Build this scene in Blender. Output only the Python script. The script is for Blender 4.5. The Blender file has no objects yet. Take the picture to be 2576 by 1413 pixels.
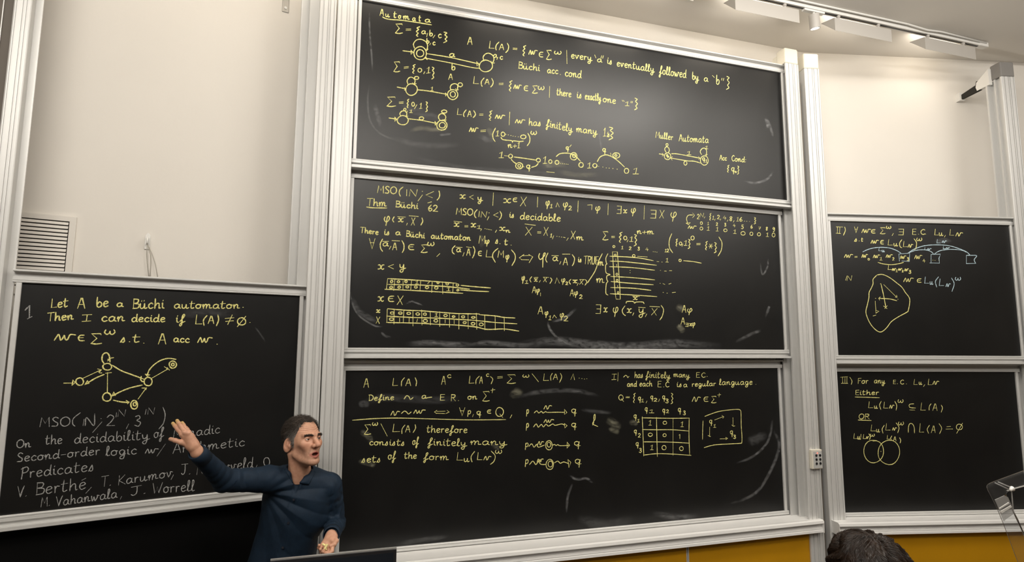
import bpy, bmesh, math, random
import numpy as np
from mathutils import Vector, Matrix

random.seed(7)
rad = math.radians
RNG = np.random.default_rng(7)
SC = bpy.context.scene
COL = SC.collection

# ------------------------------------------------------------------ camera
W, H, FPX = 2576, 1413, 1444.8
PITCH, ROLL = rad(6.6686), rad(0.2941)
CAMZ = 2.10
_B = np.array([[1, 0, 0], [0, 0, -1], [0, 1, 0.]])
_c, _s = math.cos(PITCH), math.sin(PITCH)
_P = np.array([[1, 0, 0], [0, _c, _s], [0, -_s, _c]])
_c, _s = math.cos(ROLL), math.sin(ROLL)
_Q = np.array([[_c, -_s, 0], [_s, _c, 0], [0, 0, 1.]])
_yc, _ys = math.cos(rad(16.88)), math.sin(rad(16.88))
# the long middle facet of the board wall runs along world X, so the camera looks 16.88 degrees to the right of its normal
RM = _Q @ _P @ _B @ np.array([[_yc, -_ys, 0], [_ys, _yc, 0], [0, 0, 1.]])   # world -> camera (x right, y down, z forward)
cam_data = bpy.data.cameras.new('camera')
cam = bpy.data.objects.new('camera', cam_data)
COL.objects.link(cam)
cam_data.sensor_width = 36.0
cam_data.lens = 36.0 * FPX / W
cam_data.clip_start = 0.05
_m = Matrix.Identity(4)
for _i in range(3):
    _m[_i][0], _m[_i][1], _m[_i][2] = RM[0][_i], -RM[1][_i], -RM[2][_i]
_m[2][3] = CAMZ
cam.matrix_world = _m
SC.camera = cam

# ------------------------------------------------------------------ colour management, world, room light
SC.view_settings.view_transform = 'Standard'
SC.view_settings.look = 'None'
SC.view_settings.gamma = 1.0
SC.view_settings.use_curve_mapping = False
SC.view_settings.exposure = 0.0
wd = bpy.data.worlds.new('room_ambient'); SC.world = wd
wd.use_nodes = True
wd.node_tree.nodes['Background'].inputs[0].default_value = (1.0, 0.93, 0.84, 1)
wd.node_tree.nodes['Background'].inputs[1].default_value = 0.03

# the three units of the board wall: yaw of each facet; local axes u (along), d (away from the viewer), z
YAW = {'L': rad(13.79), 'C': 0.0, 'R': rad(-12.28)}


def area_light(name, loc, target, sx, sy, power, color=(1.0, 0.86, 0.70), spread=180):
    ld = bpy.data.lights.new(name, 'AREA')
    ld.shape = 'RECTANGLE'; ld.size = sx; ld.size_y = sy
    ld.energy = power; ld.color = color; ld.spread = rad(spread)
    o = bpy.data.objects.new(name, ld); COL.objects.link(o)
    o.location = loc
    d = (Vector(target) - Vector(loc)).normalized()
    o.rotation_euler = d.to_track_quat('-Z', 'Y').to_euler()
    return o


def U(unit, u, d, z):
    """unit-local point -> world point (z measured from the floor)"""
    y = YAW[unit]
    return Vector((math.cos(y) * u - math.sin(y) * d, math.sin(y) * u + math.cos(y) * d, z))


WARM = (1.0, 0.945, 0.865)
# unseen auditorium ceiling lights: some read off board reflections, the rest added as fill
for _x, _y, _p in ((-1.5, 0.2, 25), (2.25, 1.88, 46), (3.5, 1.9, 18), (0.1, 0.0, 54), (5.4, 0.6, 24), (-1.2, -1.8, 58), (5.8, -1.4, 50)):
    area_light('auditorium_fill_light', (_x, _y, 4.52), (_x + 0.1, _y + 1.6, 1.0), 1.8, 0.6, _p, WARM)
for _x in (-1.0, 3.4):      # added unseen uplights that brighten the ceiling
    area_light('ceiling_fill_uplight', (_x, -0.2, 3.75), (_x, 0.1, 4.6), 2.6, 0.4, 70, WARM)


def ray(px, py):
    return RM.T @ np.array([(px - W / 2) / FPX, (py - H / 2) / FPX, 1.0])


def on_plane(unit, dist, px, py):
    """where the sight line of a photo pixel meets the plane d = dist of a unit: (u, z)"""
    y = YAW[unit]
    r = ray(px, py)
    k = dist / (-math.sin(y) * r[0] + math.cos(y) * r[1])
    p = r * k
    return math.cos(y) * p[0] + math.sin(y) * p[1], p[2] + CAMZ


def at(px, py, zc):
    """point at depth zc (along the viewing axis) on the sight line of a photo pixel"""
    p = RM.T @ np.array([(px - W / 2) / FPX * zc, (py - H / 2) / FPX * zc, zc])
    return Vector((p[0], p[1], p[2] + CAMZ))


# ------------------------------------------------------------------ materials
MATS = {}


def mat(name, color, rough=0.5, metal=0.0, spec=0.5, noise=0.0, nscale=20.0, bump=0.0, bscale=80.0, col2=None, stretch=None):
    if name in MATS:
        return MATS[name]
    m = bpy.data.materials.new(name); m.use_nodes = True
    nt = m.node_tree; b = nt.nodes['Principled BSDF']
    b.inputs['Base Color'].default_value = (*color, 1)
    b.inputs['Roughness'].default_value = rough
    b.inputs['Metallic'].default_value = metal
    b.inputs['Specular IOR Level'].default_value = spec
    tc = nt.nodes.new('ShaderNodeTexCoord')
    vec = tc.outputs['Object']
    if stretch:
        mp = nt.nodes.new('ShaderNodeMapping'); mp.inputs['Scale'].default_value = stretch
        nt.links.new(vec, mp.inputs['Vector']); vec = mp.outputs['Vector']
    if noise > 0:
        n = nt.nodes.new('ShaderNodeTexNoise'); n.inputs['Scale'].default_value = nscale
        n.inputs['Detail'].default_value = 5
        nt.links.new(vec, n.inputs['Vector'])
        r = nt.nodes.new('ShaderNodeValToRGB')
        c2 = col2 or tuple(c * (1 - noise) for c in color)
        r.color_ramp.elements[0].color = (*c2, 1); r.color_ramp.elements[0].position = 0.3
        r.color_ramp.elements[1].color = (*color, 1); r.color_ramp.elements[1].position = 0.7
        nt.links.new(n.outputs['Fac'], r.inputs['Fac'])
        nt.links.new(r.outputs['Color'], b.inputs['Base Color'])
    if bump > 0:
        n2 = nt.nodes.new('ShaderNodeTexNoise'); n2.inputs['Scale'].default_value = bscale
        n2.inputs['Detail'].default_value = 4
        nt.links.new(vec, n2.inputs['Vector'])
        bp = nt.nodes.new('ShaderNodeBump'); bp.inputs['Strength'].default_value = bump
        bp.inputs['Distance'].default_value = 0.004
        nt.links.new(n2.outputs['Fac'], bp.inputs['Height'])
        nt.links.new(bp.outputs['Normal'], b.inputs['Normal'])
    MATS[name] = m
    return m


def srgb(r, g, b):
    f = lambda c: ((c / 255 + 0.055) / 1.055) ** 2.4 if c > 10 else c / 255 / 12.92
    return (f(r), f(g), f(b))


PLASTER = mat('painted_plaster', (0.78, 0.745, 0.69), 0.75, spec=0.25, noise=0.03, nscale=1.2, bump=0.10, bscale=45)
CEILM = mat('ceiling_paint', (0.82, 0.79, 0.74), 0.85, spec=0.2, noise=0.03, nscale=1.5)
ALU = mat('anodised_aluminium', (0.67, 0.668, 0.655), 0.48, metal=0.3)
LEDGEM = mat('brightened_ledge_aluminium', (0.86, 0.855, 0.84), 0.4, metal=0.15)  # aluminium lightened to stand in for the gloss light on the ledges
ALUD = mat('dark_gap_aluminium', (0.20, 0.18, 0.15), 0.5, metal=0.3)
CAPM = mat('cream_plastic_cap', (0.78, 0.74, 0.63), 0.5, noise=0.03)
UNLITCAP = mat('unlit_tone_cap', (0.22, 0.21, 0.20), 0.5)  # cap colour darkened to stand in for the missing lamp light
BLACKP = mat('black_plastic', (0.012, 0.012, 0.014), 0.4)
WHITEP = mat('white_plastic', (0.78, 0.77, 0.74), 0.45)
STEEL = mat('grey_steel', (0.35, 0.34, 0.32), 0.4, metal=0.7)
DARKIN = mat('dark_interior', (0.02, 0.018, 0.015), 0.9)
OCHRE = mat('ochre_varnished_panel', (0.56, 0.27, 0.004), 0.5, spec=0.3, noise=0.14, nscale=2.0, stretch=(1.0, 1.0, 0.35))
FLOORM = mat('dark_linoleum', (0.05, 0.045, 0.04), 0.6, noise=0.2, nscale=6)
SEATM = mat('dark_seat_wood', (0.06, 0.035, 0.02), 0.5, noise=0.3, nscale=8)


# ------------------------------------------------------------------ objects and meshes
def tag(o, label=None, cat=None, group=None, kind=None):
    if label: o['label'] = label
    if cat: o['category'] = cat
    if group: o['group'] = group
    if kind: o['kind'] = kind
    return o


def empty(name, loc, rz=0.0, label=None, cat=None, group=None, kind=None):
    o = bpy.data.objects.new(name, None); COL.objects.link(o)
    o.empty_display_size = 0.05
    o.location = loc; o.rotation_euler = (0, 0, rz)
    return tag(o, label, cat, group, kind)


def world_of(o):
    m = Matrix.LocRotScale(o.location, o.rotation_euler, None)
    p = o.parent
    while p:
        m = Matrix.LocRotScale(p.location, p.rotation_euler, None) @ m
        p = p.parent
    return m


class MB:
    """collects geometry given in world or unit coordinates and links it as one mesh object"""
    def __init__(self, unit=None):
        self.v = []; self.f = []; self.unit = unit; self.att = []

    def add(self, verts, faces):
        b = len(self.v)
        self.v += [tuple(p) for p in verts]
        self.f += [tuple(b + i for i in f) for f in faces]
        return self

    def box(self, u0, u1, d0, d1, z0, z1):
        p = [(u, d, z) for z in (z0, z1) for d in (d0, d1) for u in (u0, u1)]
        return self.add(p, [(0, 2, 3, 1), (4, 5, 7, 6), (0, 1, 5, 4), (2, 6, 7, 3), (0, 4, 6, 2), (1, 3, 7, 5)])

    def prism(self, prof, axis, a0, a1):
        """closed profile extruded: axis 'u' -> prof is (d, z); axis 'z' -> prof is (u, d)"""
        n = len(prof)
        mk = (lambda q, a: (a, q[0], q[1])) if axis == 'u' else ((lambda q, a: (q[0], q[1], a)) if axis == 'z' else (lambda q, a: (q[0], a, q[1])))
        v = [mk(q, a0) for q in prof] + [mk(q, a1) for q in prof]
        f = [(i, (i + 1) % n, n + (i + 1) % n, n + i) for i in range(n)]
        f += [tuple(range(n))[::-1], tuple(range(n, 2 * n))]
        return self.add(v, f)

    def tube(self, pts, r, seg=8, caps=True):
        pts = [Vector(p) for p in pts]
        rs = r if isinstance(r, (list, tuple)) else [r] * len(pts)
        vv = []; up = None
        for i, p in enumerate(pts):
            t = (pts[min(i + 1, len(pts) - 1)] - pts[max(i - 1, 0)]).normalized()
            if up is None:
                up = Vector((0, 0, 1)) if abs(t.z) < 0.9 else Vector((1, 0, 0))
            a = (up - t * up.dot(t)).normalized(); b = t.cross(a); up = a
            for k in range(seg):
                an = 2 * math.pi * k / seg
                vv.append(p + (a * math.cos(an) + b * math.sin(an)) * rs[i])
        f = []
        for i in range(len(pts) - 1):
            for k in range(seg):
                f.append((i * seg + k, i * seg + (k + 1) % seg, (i + 1) * seg + (k + 1) % seg, (i + 1) * seg + k))
        if caps:
            f.append(tuple(range(seg))[::-1]); f.append(tuple(range((len(pts) - 1) * seg, len(pts) * seg)))
        return self.add(vv, f)

    def build(self, name, material, parent=None, smooth=False, bevel=0.0):
        vs = [U(self.unit, *p) for p in self.v] if self.unit else [Vector(p) for p in self.v]
        me = bpy.data.meshes.new(name)
        o = bpy.data.objects.new(name, me); COL.objects.link(o)
        if parent is not None:
            o.parent = parent
            inv = world_of(parent).inverted()
        else:
            c = Vector((0, 0, 0))
            lo = [min(p[i] for p in vs) for i in range(3)]; hi = [max(p[i] for p in vs) for i in range(3)]
            o.location = ((lo[0] + hi[0]) / 2, (lo[1] + hi[1]) / 2, lo[2])
            inv = Matrix.Translation(-Vector(o.location))
        me.from_pydata([tuple(inv @ p) for p in vs], [], self.f)
        bm = bmesh.new(); bm.from_mesh(me)
        bmesh.ops.recalc_face_normals(bm, faces=bm.faces)
        bm.to_mesh(me); bm.free()
        me.update()
        if smooth:
            me.polygons.foreach_set('use_smooth', [True] * len(me.polygons))
        if material: me.materials.append(material)
        if bevel > 0:
            md = o.modifiers.new('edge', 'BEVEL'); md.width = bevel; md.segments = 2; md.limit_method = 'ANGLE'
        return o
# ------------------------------------------------------------------ the setting
CEIL = CAMZ + 2.55
WALLD = {'L': 3.69, 'C': 3.77, 'R': 4.48}
JUNC = {}


def isect(a, b):
    """u on a, u on b where the wall planes of two units cross"""
    ya, yb = YAW[a], YAW[b]
    M = np.array([[-math.sin(ya), math.cos(ya)], [-math.sin(yb), math.cos(yb)]])
    p = np.linalg.solve(M, [WALLD[a], WALLD[b]])
    return (math.cos(ya) * p[0] + math.sin(ya) * p[1], math.cos(yb) * p[0] + math.sin(yb) * p[1])


uLC, uCL = isect('L', 'C')
uCR, uRC = isect('C', 'R')


def structure(mb, name, m):
    return tag(mb.build(name, m), kind='structure')


structure(MB('L').box(-2.6, uLC, WALLD['L'], WALLD['L'] + 0.12, 0, CEIL + 0.1), 'wall_left', PLASTER)
structure(MB('C').box(uCL, uCR, WALLD['C'], WALLD['C'] + 0.12, 0, CEIL + 0.1), 'wall_back', PLASTER)
structure(MB('R').box(uRC, 7.2, WALLD['R'], WALLD['R'] + 0.12, 0, CEIL + 0.1), 'wall_right', PLASTER)
structure(MB().box(-5, 9, -5.5, 5.6, -0.12, 0.0), 'floor', FLOORM)
# the ceiling: the auditorium field, and the strip over the boards a little higher
structure(MB('C').box(-6, 8, -9, 3.19, CEIL - 0.03, CEIL + 0.10), 'ceiling', CEILM)
structure(MB('C').box(-6, 8, 3.19, 6.2, CEIL, CEIL + 0.10), 'ceiling_board_strip', CEILM)
SIDEM = mat('side_wall_paint', (0.30, 0.26, 0.21), 0.8)
structure(MB().box(-4.3, -4.18, -5.0, 3.2, 0, CEIL + 0.1), 'wall_side_west', SIDEM)
structure(MB().box(7.9, 8.02, -5.0, 3.0, 0, CEIL + 0.1), 'wall_side_east', SIDEM)
REARM = mat('dark_rear_wall', (0.055, 0.045, 0.035), 0.8)
structure(MB().box(-4.3, 8.02, -5.12, -5.0, 0, CEIL + 0.1), 'wall_rear', REARM)
# the first tiers of the seating
TIERM = mat('tier_wood', (0.10, 0.07, 0.045), 0.6, noise=0.2, nscale=5)
structure(MB().box(-4.1, 7.8, -5.0, 1.75, 0.0, 0.42), 'floor_tier', TIERM)
structure(MB().box(-4.1, 7.8, -5.0, 0.30, 0.42, 0.80), 'floor_tier_upper', TIERM)


# ------------------------------------------------------------------ posts that carry the boards
def grooved(u0, u1, d0, d1, grooves, depth=0.006, gw=0.007, r=0.006):
    """profile (u, d) of an extruded post with rounded corners and vertical grooves in its front face"""
    p = [(u0, d0 + r), (u0 + r * .3, d0 + r * .3), (u0 + r, d0)]
    for g in sorted(grooves):
        gu = u0 + g * (u1 - u0)
        p += [(gu - gw / 2, d0), (gu - gw / 2, d0 + depth), (gu + gw / 2, d0 + depth), (gu + gw / 2, d0)]
    p += [(u1 - r, d0), (u1 - r * .3, d0 + r * .3), (u1, d0 + r), (u1, d1), (u0, d1)]
    return p


def post(unit, u0, u1, d0, ztop, ribs, inset, side, capm, label, wall_arm=True, zcap=0.125, grooves=(0.22, 0.5, 0.62, 0.86)):
    """an aluminium board post: grooved front plate, a web set back from its inner edge, and guide ribs between the board layers.
    ribs: (reach past the inner edge, depth behind the front); side +1: the boards lie on +u"""
    uc = (u0 + u1) / 2
    root = empty('board_post', U(unit, uc, d0 + 0.06, 0.0), YAW[unit], label, 'post')
    ui = u1 if side > 0 else u0
    a, b = (u0, u1 - inset) if side > 0 else (u0 + inset, u1)
    MB(unit).prism(grooved(u0, u1, d0, d0 + 0.014, grooves), 'z', 0.0, ztop).build('front_plate', ALU, root)
    MB(unit).box(a, b, d0 + 0.014, d0 + max([0.075] + [r[1] + .012 for r in ribs]), 0.0, ztop).build('post_body', ALU, root)
    uw = ui - side * inset
    for reach, dep in ribs:
        a, b = sorted((uw, ui + side * reach))
        MB(unit).box(a, b, d0 + dep - .004, d0 + dep + .004, 0.0, ztop).build('guide_track', ALU, root)
        a, b = sorted((ui + side * (reach + .002), ui + side * (reach - .006)))
        MB(unit).box(a, b, d0 + dep - .007, d0 + dep + .007, 0.0, ztop).build('guide_nib', ALU, root)
    # cap
    c = MB(unit); e = 0.003
    prof = [(u0 - e, d0 - e), (u1 + e - 0.012, d0 - e), (u1 + e, d0 + 0.010), (u1 + e, d0 + 0.09), (u0 - e, d0 + 0.09)]
    c.prism(prof, 'z', ztop, ztop + zcap)
    cap = c.build('post_cap', capm, root, bevel=0.012)
    if wall_arm:
        uu = u0 if side < 0 else u1
        a, b = sorted((uu, uu - side * 0.055))
        wd_ = WALLD[unit]
        arm = MB(unit)
        arm.prism([(d0 + 0.07, ztop + 0.005), (d0 + 0.07, ztop + zcap - 0.03), (d0 + 0.13, ztop + zcap - 0.03), (d0 + 0.14, ztop + zcap - 0.055),
                   (d0 + 0.235, ztop + zcap - 0.055), (d0 + 0.24, ztop + zcap - 0.065), (wd_, ztop + zcap - 0.065), (wd_, ztop + 0.005)], 'u', a, b)
        arm.build('wall_bracket', capm, root)
    return root


PZ = CAMZ + 2.215
post('C', 3.257, 3.382, 3.44, PZ, [(0.007, 0.083), (0.042, 0.129), (0.060, 0.182)], 0.040, -1, CAPM,
     'grooved aluminium post with stepped cream cap right of the three stacked boards')
post('C', -0.072, 0.044, 3.44, PZ, [(0.0, 0.083), (0.004, 0.129)], 0.036, 1, CAPM,
     'grooved aluminium post along the left ends of the three stacked boards')
post('R', 2.624, 2.748, 4.09, CAMZ + 2.195, [(0.0, 0.064)], 0.0, 1, CAPM,
     'aluminium post with brightly lit rounded cap left of the right-hand board pair')
post('R', 4.290, 4.412, 4.09, CAMZ + 2.205, [(-0.004, 0.064), (0.024, 0.110)], 0.020, -1, UNLITCAP,
     'aluminium post with grey cap, darkened as if unlit, and exposed tracks at the far right', wall_arm=False)
post('L', 0.6446, 0.742, 3.34, PZ, [(0.042, 0.074), (0.082, 0.124)], 0.010, -1, CAPM,
     'aluminium post right of the single left board, behind the lecturer')
post('L', -0.722, -0.655, 3.34, PZ, [(0.026, 0.074)], 0.0, 1, CAPM,
     'aluminium post at the left edge beside the ventilation grille', grooves=(0.2, 0.55, 0.75))
# a dark strip closes each gap between neighbouring posts
for (ua, ub, za) in ((U('L', 0.75, 3.40, 0), U('C', -0.08, 3.50, 0), PZ), (U('C', 3.392, 3.50, 0), U('R', 2.616, 4.14, 0), CAMZ + 2.1)):
    d = (ub - ua).normalized(); n = Vector((-d.y, d.x, 0)) * 0.02
    g = MB(); q = [ua, ub, ub + n, ua + n]
    g.add([(p.x, p.y, 0) for p in q] + [(p.x, p.y, za) for p in q],
          [(0, 1, 5, 4), (1, 2, 6, 5), (2, 3, 7, 6), (3, 0, 4, 7), (0, 3, 2, 1), (4, 5, 6, 7)])
    tag(g.build('trim_gap', ALUD), kind='structure')
# brown side strip left of the left unit, with a thin aluminium bead
g = MB('L').box(-1.05, -0.724, 3.40, 3.42, 0, PZ); tag(g.build('trim_side', mat('brown_side_strip', (0.15, 0.13, 0.11), 0.7)), kind='structure')
g = MB('L').box(-0.770, -0.766, 3.392, 3.40, 0, PZ); tag(g.build('trim_bead', ALU), kind='structure')

# the right-hand far post: torn dark wall arm with white cover
root = [o for o in COL.objects if o.get('label', '').startswith('aluminium post with grey cap')][0]
zt = CAMZ + 2.205
a = MB('R'); a.prism([(4.17, zt - 0.035), (4.17, zt + 0.10), (4.285, zt + 0.035), (4.295, zt - 0.002), (4.285, zt - 0.035)], 'u', 4.262, 4.29)
a.build('bracket_cover', WHITEP, root)
a = MB('R'); a.prism([(4.26, zt - 0.04), (4.26, zt + 0.045), (4.29, zt + 0.05), (4.30, zt + 0.02), (4.45, zt - 0.0), (4.45, zt - 0.04)], 'u', 4.266, 4.284)
a.build('wall_bracket', DARKIN, root)
a = MB('R'); a.box(4.25, 4.30, 4.44, WALLD['R'], zt - 0.05, zt + 0.02); a.build('bracket_foot', WHITEP, root)
# ------------------------------------------------------------------ chalkboards
def slate_material():
    m = bpy.data.materials.new('blackboard_enamel'); m.use_nodes = True
    nt = m.node_tree; b = nt.nodes['Principled BSDF']
    tc = nt.nodes.new('ShaderNodeTexCoord')
    mp = nt.nodes.new('ShaderNodeMapping'); mp.inputs['Scale'].default_value = (1, 1, 0.8)
    nt.links.new(tc.outputs['Object'], mp.inputs['Vector'])
    n1 = nt.nodes.new('ShaderNodeTexNoise'); n1.inputs['Scale'].default_value = 2.6; n1.inputs['Detail'].default_value = 7
    n1.inputs['Roughness'].default_value = 0.62; n1.inputs['Distortion'].default_value = 0.8
    nt.links.new(mp.outputs['Vector'], n1.inputs['Vector'])
    r = nt.nodes.new('ShaderNodeValToRGB')
    r.color_ramp.elements[0].position = 0.35; r.color_ramp.elements[0].color = (0.0048, 0.0049, 0.0049, 1)
    r.color_ramp.elements[1].position = 0.75; r.color_ramp.elements[1].color = (0.0088, 0.0088, 0.0086, 1)
    nt.links.new(n1.outputs['Fac'], r.inputs['Fac'])
    nt.links.new(r.outputs['Color'], b.inputs['Base Color'])
    b.inputs['Roughness'].default_value = 0.36
    b.inputs['Specular IOR Level'].default_value = 0.44
    n2 = nt.nodes.new('ShaderNodeTexNoise'); n2.inputs['Scale'].default_value = 350
    nt.links.new(tc.outputs['Object'], n2.inputs['Vector'])
    bp = nt.nodes.new('ShaderNodeBump'); bp.inputs['Strength'].default_value = 0.12; bp.inputs['Distance'].default_value = 0.001
    nt.links.new(n2.outputs['Fac'], bp.inputs['Height']); nt.links.new(bp.outputs['Normal'], b.inputs['Normal'])
    return m


SLATE = slate_material()
BOARDS = {}


def rail_top(db):
    f = db - 0.014
    return [(db + 0.014, 0), (f + .003, 0), (f, .003), (f, .008), (f + .003, .009), (f + .003, .011), (f, .012), (f, .0265), (f + .002, .028), (db + .002, .028),
            (db + .002, .050), (db - .026, .050), (db - .028, .052), (db - .028, .058), (db - .026, .060), (db + .014, .060)]


def rail_bottom(db, lip=0.036):
    f = db - 0.014
    return [(db + 0.014, 0), (f + .003, 0), (f, -.003), (f, -.008), (f + .003, -.009), (f + .003, -.011), (f, -.012), (f, -.0245), (f + .002, -.026), (db + .002, -.026),
            (db + .002, -.048), (db - lip + .003, -.048), (db - lip, -.046), (db - lip, -.060), (db - lip + .002, -.062), (db + .014, -.062)]


def board(key, unit, u0, u1, z0, z1, db, label, lefts=True):
    z0 += CAMZ; z1 += CAMZ
    root = empty('blackboard', U(unit, (u0 + u1) / 2, db, z0 - 0.062), YAW[unit], label, 'blackboard')
    slate = MB(unit).box(u0, u1, db, db + 0.012, z0, z1).build('slate', SLATE if key != 'LL' else mat('shade_darkened_slate', (.0022, .0022, .0022), .6, spec=.12), root)  # lower left board: slate colour darkened to stand in for shade
    e = 0.021
    MB(unit).prism([(d, z + z1) for d, z in rail_top(db)], 'u', u0 - e - 0.012, u1 + e + 0.012).build('top_rail', ALU, root)
    MB(unit).prism([(d, z + z0) for d, z in rail_bottom(db)], 'u', u0 - e - 0.012, u1 + e + 0.012).build('bottom_rail', ALU, root)
    for a, b in ((u0 - e, u0), (u1, u1 + e)):
        MB(unit).prism([(a, db - .010), (a + .002, db - .012), (b - .002, db - .012), (b, db - .010), (b, db + .014), (a, db + .014)], 'z', z0, z1).build('side_rail', ALU, root)
    BOARDS[key] = (slate, unit, db)
    return root


board('T', 'C', 0.0715, 3.2585, 1.132, 2.157, 3.50, 'uppermost of the three stacked blackboards, yellow automata diagrams')
board('M', 'C', 0.066, 3.2056, -0.002, 1.025, 3.546, 'middle of the three stacked blackboards, yellow formulas and two long tables')
board('B', 'C', 0.060, 3.175, -1.1656, -0.138, 3.592, 'lowest of the three stacked blackboards, yellow text and a three by three grid')
board('L', 'L', -0.594, 0.617, -0.739, 0.2854, 3.39, 'single blackboard on the left that the lecturer points at, yellow and white writing')
board('RU', 'R', 2.784, 4.270, -0.040, 0.983, 4.13, 'upper blackboard of the right-hand pair, yellow blob and blue arcs')
board('RL', 'R', 2.794, 4.247, -1.186, -0.163, 4.176, 'lower blackboard of the right-hand pair, two overlapping yellow circles')
board('LL', 'L', -0.594, 0.617, -1.83, -0.803, 3.436, 'blank lower blackboard, darkened as if in shade, under the left chalk rail')


# ------------------------------------------------------------------ fixed chalk ledges and panels under them
def ledge(unit, u0, u1, df, zt, dback, label):
    zt += CAMZ
    root = empty('chalk_ledge', U(unit, (u0 + u1) / 2, df, zt - 0.095), YAW[unit], label, 'chalk ledge')
    prof = [(dback, zt - .006), (df + .05, zt - .006), (df + .012, zt), (df, zt - .006), (df - .004, zt - .022), (df, zt - .027), (df + .02, zt - .029), (df + .024, zt - .052),
            (df + .012, zt - .056), (df + .010, zt - .062), (df + .013, zt - .064), (df + .013, zt - .068), (df + .008, zt - .070), (df + .006, zt - .085), (df + .010, zt - .088), (dback, zt - .088)]
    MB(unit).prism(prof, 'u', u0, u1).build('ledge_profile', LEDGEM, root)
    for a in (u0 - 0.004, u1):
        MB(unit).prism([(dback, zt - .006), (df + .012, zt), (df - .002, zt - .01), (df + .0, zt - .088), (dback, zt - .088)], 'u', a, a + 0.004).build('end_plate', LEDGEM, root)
    return root


ledge('C', -0.03, 3.335, 3.395, -1.191, 3.60, 'long chalk ledge, lightened as if lit, under the three stacked boards')
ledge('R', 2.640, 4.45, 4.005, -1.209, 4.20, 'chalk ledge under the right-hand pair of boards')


def panel(unit, u0, u1, d, z1, label):
    z1 += CAMZ
    root = empty('wall_panel', U(unit, (u0 + u1) / 2, d, 0.0), YAW[unit], label, 'panel')
    MB(unit).box(u0 + .006, u1 - .006, d, d + 0.018, 0.02, z1).build('panel_board', OCHRE, root)
    e = MB(unit); e.box(u0, u0 + .006, d - .004, d + .02, 0.0, z1); e.box(u1 - .006, u1, d - .004, d + .02, 0.0, z1)
    e.box(u0 + .006, u1 - .006, d, d + .018, 0, 0.02)
    e.build('edge_strip', ALU, root)


panel('C', -0.02, 1.105, 3.455, -1.281, 'ochre panel under the long ledge, hidden mostly by the monitor')
panel('C', 1.110, 2.262, 3.455, -1.281, 'ochre panel under the long ledge, left of the white seam')
panel('C', 2.268, 3.345, 3.455, -1.281, 'ochre panel under the long ledge, right of the white seam')
panel('R', 2.66, 4.45, 4.06, -1.299, 'ochre panel behind the student head, below the right-hand ledge')


# grey boxed backing strip visible between the lowest board and the long ledge
g = MB('C').box(0.06, 3.14, 3.62, 3.66, CAMZ - 1.32, CAMZ - 1.19); tag(g.build('trim_back', mat('grey_brown_strip', (0.30, 0.26, 0.23), 0.6)), kind='structure')

# ------------------------------------------------------------------ things on the left wall
dW = WALLD['L']
ux0, zv0 = on_plane('L', dW, 30, 690)
ux1, zz = on_plane('L', dW, 165, 672)
_, zv1 = on_plane('L', dW, 184, 549)
_, zin = on_plane('L', dW, 176, 558)
ug1, _ = on_plane('L', dW, 184, 560)
zb = zv0 - 0.10
vent = empty('ventilation_grille', U('L', (ux0 + ug1) / 2, dW, zb), YAW['L'], 'cream louvred ventilation grille at the left above the single board', 'vent')
fr = MB('L')
gl, gr, gt, gb = ux0 - 0.30, ux1, zin, zb + 0.03
fr.box(gl - 0.025, gr + 0.028, dW - .012, dW, gt, gt + 0.026); fr.box(gl - 0.025, gr + 0.028, dW - .012, dW, gb - 0.026, gb)
fr.box(gr, gr + 0.028, dW - .012, dW, gb, gt); fr.box(gl - 0.025, gl, dW - .012, dW, gb, gt)
fr.build('frame', PLASTER, vent)
bk = MB('L').box(gl, gr, dW - .004, dW - .001, gb, gt); bk.build('backing', DARKIN, vent)
sl = MB('L'); n = int(round((gt - gb) / 0.0205))
for i in range(n):
    z = gt - 0.010 - i * (gt - gb) / n
    sl.prism([(dW - .011, z - .0105), (dW - .0125, z - .009), (dW - .006, z + .005), (dW - .004, z + .004)], 'u', gl, gr - 0.004)
sl.build('louvres', PLASTER, vent)

# cord hook with dangling cords
hu, hz = on_plane('L', dW, 371, 607)
hook = empty('wall_hook', U('L', hu, dW, hz - 0.035), YAW['L'], 'small white wall hook with thin cords hanging above the left board', 'hook')
p = MB('L'); p.prism([(hu - .012, hz - .045), (hu + .012, hz - .045), (hu + .013, hz - .03), (hu + .013, hz + .03), (hu + .004, hz + .045), (hu - .004, hz + .045), (hu - .013, hz + .03), (hu - .013, hz - .03)], 'd', dW - .006, dW)
p.build('plate', WHITEP, hook, bevel=0.002)
p = MB('L'); p.tube([(hu, dW - .005, hz + .018), (hu, dW - .03, hz + .012), (hu, dW - .036, hz - .006), (hu, dW - .026, hz - .018), (hu, dW - .008, hz - .014)], 0.005)
harm = p.build('hook_arm', WHITEP, hook, smooth=True)
CORD = mat('cord', (0.45, 0.42, 0.36), 0.8)
ctop = [(371, 615), (373, 616), (374, 615)]
for (dx0, mids) in ((371, [(369, 640), (370, 660), (375, 700)]), (374, [(379, 640), (379, 665), (377, 700)]), (375, [(383, 640), (391, 665), (397, 700)])):
    pts = [(hu, dW - .03, hz - .012)]
    for q in mids:
        uu, z_ = on_plane('L', dW - .01, *q); pts.append((uu, dW - .010, z_))
    c = MB('L'); c.tube(pts, 0.0016, 6); c.build('cord', CORD, harm, smooth=True)

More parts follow.
